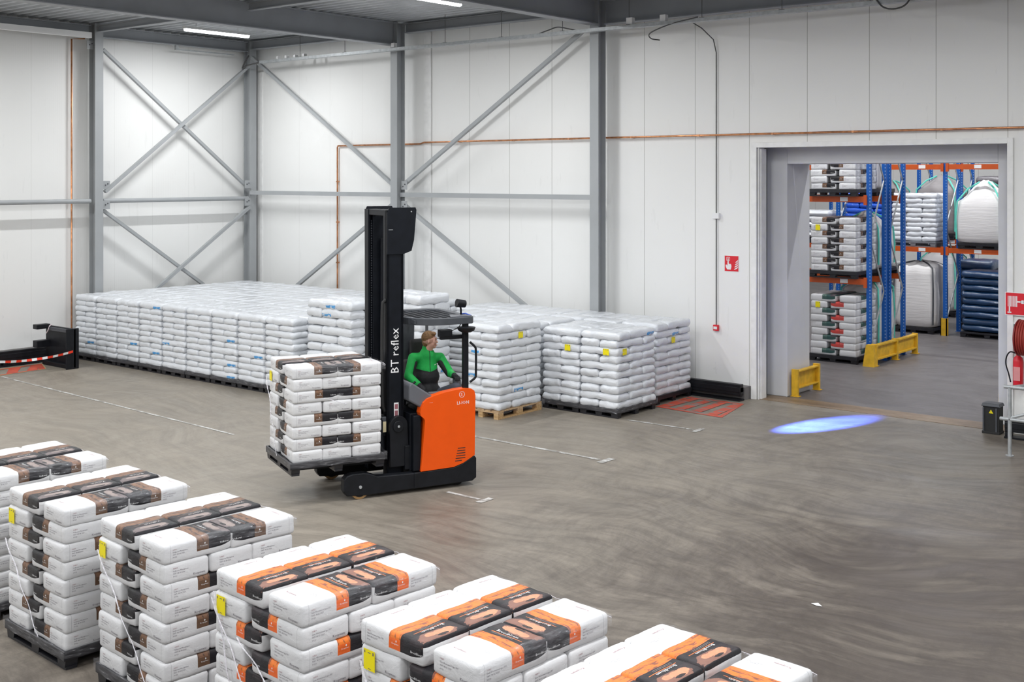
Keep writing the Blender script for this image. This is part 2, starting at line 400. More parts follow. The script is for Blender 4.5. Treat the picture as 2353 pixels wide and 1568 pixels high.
# grey portal of the sliding door, then the store room shell
b=MB().box(-13,-10.17,20.45,21.4,0,6).box(-6.33,1,20.45,21.4,0,6).box(-10.17,-6.33,20.45,21.4,4.38,6)
struct(b.build('door_1',M['grey_panel'],smooth=0,bevel=.01))
b=MB().box(-32,-13,21.2,21.4,0,9).box(1,4,21.2,21.4,0,9).box(-13,1,21.2,21.4,6,9); struct(b.build('wall_front_store',M['wall2'],smooth=0))
b=MB().box(-32,4,45.8,46,0,9); struct(b.build('wall_back_store',M['wall2'],smooth=0))
b=MB().box(-32.2,-32,21.2,46,0,9); struct(b.build('wall_left_store',M['wall2'],smooth=0))
b=MB().box(4,4.2,21.2,46,0,9); struct(b.build('wall_right_store',M['wall2'],smooth=0))
b=MB().box(-32,4,21.2,46,9,9.2); struct(b.build('ceiling_store',M['lgrey'],smooth=0))
# dark strip standing in for the dark gap left of the portal
b=MB().box(-10.62,-10.585,20.12,20.45,0,4.66); struct(b.build('trim_5',M['dgrey'],smooth=0))
# corrugated roof sheet, corrugations run along x
prof=[];y=-6.0
while y<20.0: prof+= [(y,7.80),(y+.09,7.80),(y+.125,7.71),(y+.215,7.71)]; y+=.25
n=len(prof); b=MB(); vs=[(x,p[0],p[1]) for x in(-25.5,6) for p in prof]
b.add(vs,[(i,i+1,n+i+1,n+i) for i in range(n-1)]); b.box(-25.6,6.1,-6,20.1,7.86,7.95)
struct(b.build('ceiling',M['deck'],smooth=0))
# ------------------------------------------------------------------ steelwork
def hsec(w,d,t=.014,tf=.018):  # flanges across x, web along y
    return [(-w/2,-d/2),(w/2,-d/2),(w/2,-d/2+tf),(t/2,-d/2+tf),(t/2,d/2-tf),(w/2,d/2-tf),(w/2,d/2),(-w/2,d/2),(-w/2,d/2-tf),(-t/2,d/2-tf),(-t/2,-d/2+tf),(-w/2,-d/2+tf)]
def column(x,y,rz,label):
    c=thing('steel_column',label,'column',(x,y,0),rz,'steel columns along the walls')
    b=MB().prism(hsec(.21,.26),'z',0.012,7.70); b.build('column_shaft',M['steel'],c,smooth=0)
    b=MB().box(-.17,.17,-.2,.2,0,.012); b.build('base_plate',M['steel'],c,smooth=0)
    return c
column(-13.85,19.50,0,'grey steel column with fire-alarm wall to its right, standing right of the mast')
column(-19.53,19.50,0,'grey steel column rising directly behind the top of the forklift mast')
column(-25.12,19.62,R(90),'grey steel column in the far corner where the two walls meet')
column(-25.05,15.12,R(90),'grey steel column on the left wall beside the copper pipe')
def rafter(name,x,y0,y1,z0,z1,label,w=.22):
    b=MB().prism([(x-w/2,z0),(x+w/2,z0),(x+w/2,z0+.02),(x+.008,z0+.02),(x+.008,z1-.02),(x+w/2,z1-.02),(x+w/2,z1),(x-w/2,z1),(x-w/2,z1-.02),(x-.008,z1-.02),(x-.008,z0+.02),(x-w/2,z0+.02)],'y',y0,y1)
    return tag(b.build(name,M['steel_dark'],smooth=0),label,'roof beam')
def xbeam(name,y,x0,x1,z0,z1,label,w=.2,m='steel_dark'):
    b=MB().prism([(y-w/2,z0),(y+w/2,z0),(y+w/2,z0+.018),(y+.008,z0+.018),(y+.008,z1-.018),(y+w/2,z1-.018),(y+w/2,z1),(y-w/2,z1),(y-w/2,z1-.018),(y-.008,z1-.018),(y-.008,z0+.018),(y-w/2,z0+.018)],'x',x0,x1)
    return tag(b.build(name,M[m],smooth=0),label,'roof beam')
rafter('roof_rafter',-19.53,-6,19.37,7.17,7.69,'deep grey roof rafter ending on the column behind the forklift mast',.26)
rafter('roof_rafter',-13.85,-6,19.37,7.19,7.69,'deep grey roof rafter ending on the column right of the mast',.26)
rafter('roof_rafter',-8.1,-6,19.37,7.19,7.69,'grey roof rafter above the doorway, out at the picture top',.26)
rafter('eaves_beam',-25.12,-6,14.98,7.40,7.66,'grey eaves beam on top of left wall, left of first column',.2)
rafter('eaves_beam',-25.12,15.26,19.48,7.40,7.66,'grey eaves beam on top of left wall between the two columns',.2)
xbeam('eaves_beam',19.62,-24.98,-19.68,7.46,7.68,'grey eaves beam over back wall between corner and mast column')
xbeam('eaves_beam',19.62,-19.38,-14.0,7.46,7.68,'grey eaves beam over back wall between the middle columns')
xbeam('eaves_beam',19.58,-13.7,6,7.20,7.68,'deep dark grey beam over back wall right of the right column')
for y in(15.12,10.3):
    for x0,x1,w in((-24.98,-19.67,'left of'),(-19.39,-13.99,'right of')):
        xbeam('roof_purlin',y,x0,x1,7.50,7.66,'grey cross beam under the roof sheet, %s the long rafter, %s'%(w,'by left wall column' if y>12 else 'nearer the viewer'),.12)
# bracing and struts
def flat(name,p0,p1,w,h,label,cat='brace',up=(0,-1,0),m='steel'):
    b=MB().bar(p0,p1,w,h,up); b.box(*[0]*6) if 0 else None
    return tag(b.build(name,M[m],smooth=0),label,cat)
YB=19.52
def tubeobj(name,pts,r,mat,label,cat,n=10):
    return tag((MB().stube if cat=='cable' else MB().tube)(pts,r,n).build(name,M[mat],smooth=60),label,cat)
bx=-25.06
flat('wall_brace',(bx,15.3,7.12),(bx,19.5,3.85),.07,.09,'upper grey diagonal on left wall, falling from left to right',up=(1,0,0))
flat('wall_brace',(bx+.08,15.3,3.78),(bx+.08,19.5,7.05),.07,.09,'upper grey diagonal on left wall, rising from left to right',up=(1,0,0))
flat('wall_brace',(bx,15.3,3.35),(bx,19.5,.45),.07,.09,'lower grey diagonal on left wall, falling from left to right',up=(1,0,0))
flat('wall_brace',(bx+.08,15.3,.45),(bx+.08,19.5,3.35),.07,.09,'lower grey diagonal on left wall, rising from left to right',up=(1,0,0))
flat('wall_brace',(-24.9,YB,7.25),(-19.7,YB,3.95),.08,.08,'grey diagonal on back wall from corner top down to mast column')
flat('wall_brace',(-19.7,YB,3.5),(-24.9,YB,.3),.08,.08,'lower grey diagonal on back wall left of the mast')
flat('wall_brace',(-14.25,YB,7.1),(-19.36,YB,3.95),.08,.08,'grey diagonal on back wall rising right towards the right column')
flat('wall_brace',(-19.36,YB,3.5),(-14.1,YB,.45),.08,.08,'lower grey diagonal on back wall right of the mast')
tubeobj('wall_strut',[(bx+.03,8,3.57),(bx+.03,14.96,3.57)],.055,'steel','round grey tube across left wall, left of the first column','strut')
tubeobj('wall_strut',[(bx+.03,15.28,3.57),(bx+.03,19.48,3.57)],.055,'steel','round grey tube across left wall between the two columns','strut')
flat('wall_strut',(-24.95,YB,3.72),(-19.66,YB,3.72),.1,.11,'square grey strut across back wall left of the mast column','strut')
flat('wall_strut',(-19.42,YB,3.72),(-13.97,YB,3.72),.1,.11,'square grey strut across back wall right of the mast column','strut')
def gusset(p,ax,label):
    b=MB()
    if ax=='x': b.box(p[0]-.09,p[0]+.09,p[1]-.006,p[1]+.006,p[2]-.1,p[2]+.1); b.cyl((p[0]-.03,p[1]-.02,p[2]-.03),(p[0]-.03,p[1],p[2]-.03),.015,n=6,mi=1); b.cyl((p[0]+.03,p[1]-.02,p[2]+.02),(p[0]+.03,p[1],p[2]+.02),.015,n=6,mi=1)
    else: b.box(p[0]-.006,p[0]+.006,p[1]-.09,p[1]+.09,p[2]-.1,p[2]+.1); b.cyl((p[0]+.02,p[1]-.03,p[2]),(p[0],p[1]-.03,p[2]),.015,n=6,mi=1); b.cyl((p[0]+.02,p[1]+.03,p[2]+.03),(p[0],p[1]+.03,p[2]+.03),.015,n=6,mi=1)
    tag(b.build('gusset_plate',[M['steel'],M['dgrey']],smooth=0),label,'bracket')
for z,w in((3.94,'above'),(3.48,'below')):
    gusset((-19.28,YB-.06,z),'x','small bolted plate %s the strut, right side of mast column'%w)
    gusset((bx+.1,15.33,z),'y','small bolted plate %s the round tube, beside first left-wall column'%w)
    gusset((bx+.1,19.42,z),'y','small bolted plate %s the round tube, beside the corner column'%w)
gusset((bx+.02,14.97,7.2),'y','bolted plate at the top of the first left-wall column')
# copper pipes
tubeobj('copper_pipe',[(XB+.09,14.62,.35),(XB+.09,14.62,7.32),(XB+.09,14.95,7.36)],.02,'copper','vertical copper pipe on left wall beside the grey column','pipe')
pp=[(-21.95,YA-.05,1.0),(-21.95,YA-.05,4.86),(-21.93,YA-.05,4.90),(-19.1,YA-.05,4.90),(-18.95,YA-.09,4.93),(-13.2,YA-.09,4.93),(5,YA-.09,4.93)]
c=thing('copper_pipe','long copper pipe along back wall passing above the doorway','pipe')
MB().tube(pp,.02,10).build('pipe_run',M['copper'],c,smooth=60)
b=MB()
for k in range(12): b.box(-21.0+k*1.55,-20.96+k*1.55,YA-.115 if k>1 else YA-.07,YA,4.88 if k<2 else 4.91,4.915 if k<2 else 4.945)
for k in range(3): b.box(-21.975,-21.925,YA-.075,YA,2+k*1.0,2.03+k*1.0)
b.build('pipe_clip',M['copper'],c,smooth=0)['kind']='stuff'
# electrical conduit with box and call point
c=thing('conduit','thin grey cable conduit down back wall to the red call point','conduit')
MB().tube([(-11.75,YA-.25,7.1),(-11.6,YA-.12,6.98),(-11.38,YA-.06,6.75),(-11.335,YA-.03,6.5),(-11.335,YA-.03,1.32)],.010,8).build('conduit_run',M['cable'],c,smooth=60)
tag(MB().box(-11.40,-11.26,YA-.07,YA-.0,3.34,3.45).build('junction_box',M['signwhite'],smooth=0,bevel=.006),'small white junction box on the conduit above the call point','junction box')
c=thing('call_point','small red fire call point at the foot of the grey conduit','alarm')
MB().box(-11.39,-11.285,YA-.06,YA,1.21,1.32).build('casing',M['red'],c,smooth=0,bevel=.005)
MB().box(-11.375,-11.30,YA-.066,YA-.061,1.24,1.29).build('button_window',M['signwhite'],c,smooth=0)
# cable tray along the back wall
c=thing('cable_tray','long perforated galvanised cable tray hung along the back wall','cable tray')
ty=19.18; b=MB().box(-24.1,5,ty-.07,ty+.07,7.02,7.026).box(-24.1,5,ty-.074,ty-.07,7.02,7.085).box(-24.1,5,ty+.07,ty+.074,7.02,7.085); b.build('tray',M['galv'],c,smooth=0)
for k in range(11):
    x=-22.6+k*1.62
    MB().cyl((x,ty,7.06),(x,ty,7.72),.006,n=6).box(x-.05,x+.05,ty-.03,ty+.03,7.085,7.10).build('hanger_rod',M['cable'],c,smooth=0)
def tbox(x,label,z=7.10,s=.1):
    b=MB().box(x-s/2,x+s/2,ty-.03,ty+.07,z,z+s); tag(b.build('connection_box',M['signwhite'],smooth=0,bevel=.006),label,'junction box')
tbox(-19.35,'white box on the tray where it passes the mast column')
tbox(-12.86,'larger white box on the tray right of right column',7.09,.14); tbox(-12.1,'white box on the tray, second to the right of right column',7.09,.13)
for k in range(4):
    tbox(-23.45+k*.33,'small pale box on tray by corner, %s from the corner'%['first','second','third','fourth'][k],7.09,.07)
tubeobj('cable',[(-24.95,19.45,7.3),(-25.0,19.35,7.1),(-25.02,19.3,6.95),(-24.7,19.2,7.0),(-24.1,19.18,7.06)],.02,'cable','dark cable bundle drooping from corner column to the tray','cable')
tubeobj('cable',[(-15.1,19.15,7.08),(-14.8,19.1,7.13),(-14.6,19.15,7.18),(-14.3,19.12,7.12),(-14.1,19.2,7.07)],.012,'cable','dark looped cables on the tray left of right column','cable')
tubeobj('cable',[(-11.3,19.1,7.1),(-11.9,19.12,7.02),(-12.4,19.2,6.9),(-12.52,19.4,6.82),(-12.45,19.6,6.8)],.012,'cable','grey cable sagging below the tray right of right column','cable')
tubeobj('cable',[(-7.9,19.1,7.12),(-7.75,19.05,6.96),(-7.55,19.0,6.9),(-7.35,19.0,6.95),(-7.25,19.1,7.15)],.014,'cable','black cable loop hanging at the picture top above the doorway','cable')
# white duct on the left eaves and a slim rail lamp
tag(MB().box(-24.9,-24.78,6,14.85,7.33,7.46).build('cable_duct',M['signwhite'],smooth=0,bevel=.004),'white rectangular duct under the eaves left of the first column','cable duct')
tag(MB().box(-24.98,-24.9,17.2,18.95,7.26,7.29).box(-24.98,-24.9,17.2,17.27,7.29,7.38).build('rail',M['galv'],smooth=0),'slim unlit metal rail under left-wall eaves beam','rail')
# ------------------------------------------------------------------ ceiling lamps
def luminaire(x,y,z,label,L=1.75,E=None,grp='strip lights under the roof',along='y'):
    c=thing('strip_light',label,'ceiling light',(x,y,z),0 if along=='y' else R(90),grp)
    MB().box(-.06,.06,-L/2-.03,L/2+.03,.05,.11).cyl((0,-L/3,.1),(0,-L/3,7.72-z if z<7.7 else .3),.006,n=6).cyl((0,L/3,.1),(0,L/3,7.72-z if z<7.7 else .3),.006,n=6).build('housing',M['lgrey'],c,smooth=0)
    MB().prism([(-.055,.05),(-.05,.01),(0,-.01),(.05,.01),(.055,.05)],'y',-L/2,L/2).build('diffuser',M['tube'],c,smooth=0)
    l=bpy.data.lights.new('lamp','AREA'); l.shape='RECTANGLE'; l.size=.12; l.size_y=L; l.energy=E; l.color=(.97,.985,1)
    o=bpy.data.objects.new('lamp',l); COL.objects.link(o); o.parent=c; o.location=(0,0,-.03)
    return c
luminaire(-22.6,16.72,7.42,'lit white strip light left of the long rafter, near left wall',E=HALL_LAMP)
luminaire(-15.0,15.75,7.36,'lit white strip light at picture top between two rafters',E=HALL_LAMP)
k=0
for x in(-22.6,-15.9,-9.6,-3.4,2.6):
    for y in(9.4,4.8,.2,-4.4):
        luminaire(x,y,7.42,'lit white strip light outside the picture, over the hall',E=HALL_LAMP,grp='strip lights out of the picture')
for x in(-9.0,-3.4): luminaire(x,12.9,7.42,'lit white strip light outside the picture, over the hall',E=HALL_LAMP,grp='strip lights out of the picture')
for x,y in((-12,23.2),(-5,23.2),(-12,29.2),(-5,29.2),(-12,34.5),(-5,34.5),(-18,29.2),(-9,40),(-18,40)):
    luminaire(x,y,8.7,'lit strip light in the store room, above the picture edge',E=STORE_LAMP,grp='strip lights in the store room',along='x')
# ------------------------------------------------------------------ bags
def bagmesh(name,L,Wd,T,mats,r,seed,bulge=.012,amp=.005,N=(26,14,7),droop=0,texts=None,inks=()):
    hx,hy,hz=L/2,Wd/2,T/2
    nx,ny,nz=N; idx={}; vs=[]; fs=[]
    def cp(i,n):
        t=2*i/n-1
        return math.copysign(abs(math.sin(t*math.pi/2))**.85,t)
    off=Vector((seed*7.3,seed*3.1,seed*1.7))
    def vert(i,j,k):
        if (i,j,k) in idx: return idx[i,j,k]
        c=Vector((cp(i,nx)*hx,cp(j,ny)*hy,cp(k,nz)*hz))
        q=Vector((max(-hx+r,min(hx-r,c.x)),max(-hy+r,min(hy-r,c.y)),max(-hz+min(r,hz*.95),min(hz-min(r,hz*.95),c.z))))
        d=c-q
        p=q+(d.normalized()*(r if abs(d.z)<1e-9 or r<hz else min(r,hz)) if d.length>1e-6 else d)
        if r>hz*.95: p.z=q.z+ (p.z-q.z)*(hz*.95/r)+math.copysign(hz*.05,c.z)*(abs(c.z)/hz)
        fx=max(0,1-(c.x/hx)**2); fy=max(0,1-(c.y/hy)**2)
        if c.z>0: p.z+=bulge*fx**.5*fy**.5*(c.z/hz)- droop*((c.x/hx)**4+(c.y/hy)**4)*.5
        nn=noise.noise(p*7+off)*amp+noise.noise(p*19+off)*amp*.5
        p+= (p-Vector((p.x*.8,p.y*.8,0))).normalized()*nn
        idx[i,j,k]=len(vs); vs.append(p); return idx[i,j,k]
    def face(a,b,c,d): fs.append((vert(*a),vert(*b),vert(*c),vert(*d)))
    for i in range(nx):
        for j in range(ny):
            face((i,j,0),(i,j+1,0),(i+1,j+1,0),(i+1,j,0)); face((i,j,nz),(i+1,j,nz),(i+1,j+1,nz),(i,j+1,nz))
        for k in range(nz):
            face((i,0,k),(i+1,0,k),(i+1,0,k+1),(i,0,k+1)); face((i,ny,k),(i,ny,k+1),(i+1,ny,k+1),(i+1,ny,k))
    for j in range(ny):
        for k in range(nz):
            face((0,j,k),(0,j,k+1),(0,j+1,k+1),(0,j+1,k)); face((nx,j,k),(nx,j+1,k),(nx,j+1,k+1),(nx,j,k+1))
    mb=MB().add(vs,fs)
    if texts:
        bvh=BVHTree.FromPolygons(vs,fs)
        for (body,size,o,ux,uy,mi) in texts: text_into(mb,body,size,o,ux,uy,mi,bvh=bvh,off=.0028)
    return mb.mesh(name,list(mats)+list(inks),60)
def flour_texts(title,code):
    t=[]
    for s in(-1,1):  # the two long sides, read upright
        u=(1,0,0) if s<0 else (-1,0,0); Y=s*.3
        blk=-.225 if s<0 else -.035
        t+=[(code[0],.014,(blk,Y,.026),u,(0,0,1),2),(code[1],.0145,(blk,Y,.008),u,(0,0,1),1),(code[2],.0145,(blk,Y,-.011),u,(0,0,1),1),(code[3],.0145,(blk,Y,-.030),u,(0,0,1),1)]
        k=.012 if s<0 else .083
        t+=[('Koopmans',.0145,(k,Y,.006),u,(0,0,1),3),('\u2666',.016,(.042 if s<0 else .053,Y,.022),u,(0,0,1),3)]
        t+=[(title,.021,(.185 if s<0 else .29,Y,-.004),u,(0,0,1),3)]
    # white end
    t+=[(code[0],.016,(-.5,.12,.034),(0,-1,0),(0,0,1),2),(code[1],.0145,(-.5,.12,.014),(0,-1,0),(0,0,1),1),(code[2],.0145,(-.5,.12,-.006),(0,-1,0),(0,0,1),1),(code[3],.0145,(-.5,.12,-.026),(0,-1,0),(0,0,1),1),('Koopmans',.024,(-.5,-.05,-.045),(0,-1,0),(0,0,1),1)]
    # top, read across the bag
    t+=[('Koopmans',.026,(-.215,.10,.3),(0,-1,0),(1,0,0),2),('10 kg  25 kg',.011,(-.12,-.06,.3),(0,-1,0),(1,0,0),1),(code[1],.010,(-.135,-.04,.3),(0,-1,0),(1,0,0),1)]
    t+=[(title,.036,(.148,.10,.3),(0,-1,0),(1,0,0),3),('____________________',.018,(.118,.11,.3),(0,-1,0),(1,0,0),3),('____________________',.018,(.129,.11,.3),(0,-1,0),(1,0,0),3)]
    return t
inks=(M['ink'],M['inkred'],M['paper_white'])
FT={'orange':flour_texts('Broodbloem',('10410','Gele Wonnemeel type 550','THT: 08 02 2027','30120')),
    'brown':flour_texts('Volkoren',('10410','Volkoren Meergranen','THT: 08 08 2026','30126'))}
FLM={k:[bagmesh('flour_bag_%s'%k,(.60),.392,.150,[M['fl_'+k]],.030,s,texts=FT[k],inks=inks,bulge=.006,amp=.006) for s in(1,2,3)] for k in('orange','brown')}
for k in('green','redp'): FLM[k]=[bagmesh('flour_bag_%s'%k,.60,.392,.150,[M['fl_'+k]],.030,s,bulge=.006,amp=.006,N=(16,10,5)) for s in(1,2)]
PEM=[bagmesh('plastic_bag',.82,.405,.136,[M[m]],.058,s,bulge=.010,amp=.024,N=(20,12,6),droop=.012) for s,m in((1,'pe'),(2,'pe'),(3,'pe'),(4,'peb'),(5,'pe'),(6,'pe'),(9,'pe'),(10,'pe'))]
PEM2=[bagmesh('thick_plastic_bag',.81,.40,.164,[M[m]],.065,s,bulge=.012,amp=.024,N=(20,12,6),droop=.012) for s,m in((6,'pe'),(7,'pe'),(8,'peb'),(11,'pe'),(12,'pe'))]
PELO=[bagmesh('plastic_bag_far',.81,.40,.124,[M['pe']],.055,s,bulge=.010,amp=.014,N=(10,6,3),droop=.012) for s in(1,2,3)]
PEBL=[bagmesh('blue_plastic_bag',.81,.40,.15,[M['peblue']],.065,s,bulge=.012,amp=.014,N=(14,8,4)) for s in(1,2)]
rnd=random.Random(4)
# ---- pallets
def plastic_pallet(loc,rz,sx,sy,label,mat='black_pallet',group='black plastic pallets',H=.15,lip=True):
    t=thing('plastic_pallet',label,'pallet',loc,rz,group)
    b=MB().box(-sx/2,sx/2,-sy/2,sy/2,H-.055,H-.008)
    if lip:
        for a in(-1,1): b.box(a*sx/2-.012,a*sx/2+.012,-sy/2-.012,sy/2+.012,H-.07,H+.012); b.box(-sx/2,sx/2,a*sy/2-.012,a*sy/2+.012,H-.07,H+.012)
    b.build('deck',M[mat],t,smooth=0,bevel=.006)
    for y in(-sy/2+.06,0,sy/2-.06):
        b=MB().box(-sx/2,sx/2,y-.05,y+.05,0,.025)
        for x in(-sx/2+.07,0,sx/2-.07): b.prism([(x-.075,H-.06),(x-.06,.02),(x+.06,.02),(x+.075,H-.06)],'y',y-.055,y+.055) 
        b.build('runner',M[mat],t,smooth=0)
    return t
def wood_pallet(loc,rz,label,sx=.8,sy=1.2,group='wooden pallets'):
    t=thing('wooden_pallet',label,'pallet',loc,rz,group)
    for k in range(5):
        x=-sx/2+.0725+(sx-.145)*k/4; w=.145 if k%2==0 else .10
        MB().box(x-w/2,x+w/2,-sy/2,sy/2,.122,.144).build('deck_board',M['wood'],t,smooth=0,bevel=.002)
    for y in(-sy/2+.0725,0,sy/2-.0725):
        MB().box(-sx/2,sx/2,y-.0725,y+.0725,.100,.122).build('cross_board',M['wood'],t,smooth=0,bevel=.002)
        for x in(-sx/2+.05,0,sx/2-.05): MB().box(x-.05,x+.05,y-.0725,y+.0725,.022,.100).build('block',M['wood'],t,smooth=0,bevel=.002)
    for x in(-sx/2+.05,0,sx/2-.05): MB().box(x-.05,x+.05,-sy/2,sy/2,0,.022).build('bottom_board',M['wood'],t,smooth=0,bevel=.002)
    return t
ORD=['top','second','third','fourth','fifth','sixth','seventh','eighth','ninth','tenth','bottom']
def sticker(parent,c,u,v,w=.11,h=.13,n=(0,-1,0)):
    # yellow paper label stuck on a bag; c centre, u right, v up (local to the bag)
    c=Vector(c);u=Vector(u);v=Vector(v);nn=u.cross(v)
    b=MB(); P=lambda a,bb,o=0:c+u*a*w/2+v*bb*h/2+nn*o
    b.add([P(-1,-1),P(1,-1),P(1,1),P(-1,1)],[(0,1,2,3)])
    for a0,a1,b0,b1 in((-.85,-.7,.6,.85),(-.25,.25,.66,.74),(.6,.8,.55,.85),(-.2,.3,-.86,-.8)):
        b.add([P(a0,b0,.001),P(a1,b0,.001),P(a1,b1,.001),P(a0,b1,.001)],[(0,1,2,3)],1)
    o=b.build('sticker',[M['sticker'],M['ink']],parent,smooth=0); o['label']='yellow paper label'
    return o
def film_for(loc,rz,sx,sy,H,label,strands=(),z0=.10,rim=True):
    b=MB()
    # film skirt round the pallet edge
    e=.018; n=10
    ring=[(-sx/2-e,-sy/2-e),(sx/2+e,-sy/2-e),(sx/2+e,sy/2+e),(-sx/2-e,sy/2+e)]
    for k in range(4):
        (x0,y0),(x1,y1)=ring[k],ring[(k+1)%4]
        vs=[];
        for i in range(n+1):
            t=i/n; x=x0+(x1-x0)*t; y=y0+(y1-y0)*t
            vs+= [(x,y,z0+.012*math.sin(i*2.3+k)),(x,y,z0+.10+.02*math.sin(i*1.7+k*2))]
        b.add(vs,[(2*i,2*i+2,2*i+3,2*i+1) for i in range(n)],0)
    ropes_glints=[]; tents=[]
    for face,(u0,zz0),(u1,zz1),w in strands:
        pts=[]
        for i in range(13):
            t=i/12; u=u0+(u1-u0)*t; z=zz0+(zz1-zz0)*t; bow=.012+.008*math.sin(i*1.3)
            if face=='y': pts.append((u,-sy/2-bow,z))
            else: pts.append((sx/2+bow,u,z))
        sb=MB()
        for q in range(3): sb.tube([(p[0]+(.006*math.sin(q*2+i*.5) if face=='y' else 0),p[1]-(.002*q if face=='y' else 0),p[2]+w*(q-1)*(.3+.7*i/12)) for i,p in enumerate(pts)],.0028,5,0)
        ropes_glints.append(sb)
    if rim:
        E=[(-sx/2,-sy/2),(sx/2,-sy/2),(sx/2,sy/2),(-sx/2,sy/2)]; rq=random.Random(int(sx*100+loc[0]*7))
        for k in range(4):
            (ax_,ay_),(bx2,by2)=E[k],E[(k+1)%4]
            pts=[(ax_+(bx2-ax_)*t/16+rq.uniform(-.004,.004),ay_+(by2-ay_)*t/16+rq.uniform(-.004,.004),H-.03+rq.uniform(-.012,.012)) for t in range(17)]
            if k not in(1,2): continue
            if k==2: sb=MB(); sb.tube(pts,.002,5,0); ropes_glints.append(sb)  # thin pale tube along the top back edge draws the film's glint
            vs=[]
            for q in pts: vs+=[(q[0]*.93,q[1]*.93,H+.012),(q[0],q[1],q[2]),(q[0]*1.004,q[1]*1.004,q[2]-.06)]
            tb=MB(); tents.append(tb); tb.add(vs,[f_ for i in range(16) for f_ in((3*i,3*i+3,3*i+4,3*i+1),(3*i+1,3*i+4,3*i+5,3*i+2))],0)
    o=b.build('stretch_film',[M['film']],None,loc,rz,smooth=0)
    for tb in tents: tb.build('film_edge',M['film'],o,smooth=0)
    for sb in ropes_glints: sb.build('film_strand_glint',M['rope'],o,smooth=0)
    return tag(o,label,'stretch film','film wrapped round the pallet loads')
# ---- five-bag layers (1.10 x 1.22 m footprint)
def stack5(cx,cy,z0,rz,kinds,layers,where,group,stick=None,top='P',pitch=.150,meshes=None,jit=.006):
    X,Y=1.07,1.18
    Tm=Matrix.Translation((cx,cy,z0))@Matrix.Rotation(rz,4,'Z')
    out={}
    for i in range(layers):             # i=0 top layer
        z=(layers-1-i)*pitch+.075
        P=[(-X/2+.30,-.393,0,'left front'),(-X/2+.30,0,0,'left middle'),(-X/2+.30,.393,0,'left back'),(X/2-.197,-.295,90,'right front'),(X/2-.197,.295,-90,'right back')]
        if (i%2==1)==(top=='P'): P=[(-x,-y,r+180,{'left':'right','right':'left'}[w.split()[0]]+' '+{'front':'back','back':'front','middle':'middle'}[w.split()[1]]) for x,y,r,w in P]
        for x,y,r,w in P:
            kd=kinds[i%len(kinds)]; ms=FLM[kd]
            me=ms[rnd.randrange(len(ms))]
            o=bpy.data.objects.new('flour_bag',me); COL.objects.link(o)
            p=Tm@Vector((x+rnd.uniform(-jit,jit),y+rnd.uniform(-jit,jit),z)); o.location=p
            o.rotation_euler=(0,0,rz+R(r)+rnd.uniform(-.018,.018))
            col={'orange':'orange','brown':'brown','green':'green','redp':'red'}[kd]
            nm='bottom' if i==layers-1 else ORD[i]
            tag(o,'%s-print flour sack, %s layer, %s, %s'%(col,nm,w,where),'flour bag',group)
            out[i,w]=o
    return out
FY=5.87  # centre line of the front row of stacks
rowx=[-11.24,-9.72,-8.21,-6.44,-4.94,-3.52]
rowr=[-3,-3,-5,-5,-4,-3]
kinds=[['brown'],['brown'],['brown'],['orange'],['orange'],['orange']]
yo=[.13,0.02,0.00,-.16,-.15,-.15]
wh=['first front stack from left','second front stack from left','third front stack from left','fourth front stack from left','fifth front stack from left','sixth front stack from left']
for k,x in enumerate(rowx):
    y=FY+yo[k]
    rr_=R(rowr[k]); plastic_pallet((x,y,0),rr_,1.09,1.19,'black plastic pallet under the %s'%wh[k].replace('from left','from the left'))
    st=stack5(x,y,.145,rr_,kinds[k],8,wh[k],'printed flour bags on the front row of pallets')
    if k in(1,2,3,4):
        o=st[1,'left front']; # Q layer: first bag of the two shows its white end forward
        sticker(o,(-.312,.09 ,-.005),(0,-1,0),(0,0,1))
    strands={1:[('y',(-.52,.9),(.1,.18),.005)],2:[('y',(-.5,1.1),(.35,.18),.006)],3:[('y',(-.53,1.15),(.25,.18),.010),('y',(-.2,.95),(.5,.55),.005),('y',(-.5,1.2),(-.15,.2),.003)],4:[('y',(-.5,1.1),(.0,.2),.005)]}.get(k,[])
    film_for((x,y,0),rr_,1.10,1.20,1.35,'clear film strands and skirt round the %s'%wh[k].replace('from left','from the left'),strands)
# ---- white sacks, three to a layer on 0.8 x 1.2 pallets
WB=[]  # all white bags: position, rotation, mesh kind, label, score
def stack3(cx,cy,z0,rz,layers,where,vis,T=.119,thick=False,topc='Y',start=0):
    Tm=Matrix.Translation((cx,cy,z0))@Matrix.Rotation(rz,4,'Z')
    for i in range(layers):
        z=(layers-1-i)*T+T/2
        A=[(-.2,-.2,90,'left front'),(.2,-.2,90,'right front'),(0,.4,0,'back')]
        B=[(-.2,.2,90,'left back'),(.2,.2,90,'right back'),(0,-.4,0,'front')]
        for x,y,r,w in (B if (i+start)%2==0 else A):
            p=Tm@Vector((x+rnd.uniform(-.008,.008),y+rnd.uniform(-.008,.008),z))
            sc=0
            dist=(p.x**2+p.y**2)**.5
            f='front' in w
            if 'F' in vis and f: sc+=.10 if w=='front' else .05
            if 'R' in vis and 'right' in w: sc+=.10
            if 'R' in vis and w in('front','back'): sc+=.05
            if 'T' in vis and i==0: sc+=.10
            if 'S' in vis: sc*= .05
            WB.append([sc/dist**2,p,rz+R(r)+rnd.uniform(-.02,.02),thick,i,layers,w,where,(i,w)])
NUMW=['first','second','third','fourth','fifth','sixth','seventh','eighth','ninth','tenth']
x0=-24.86
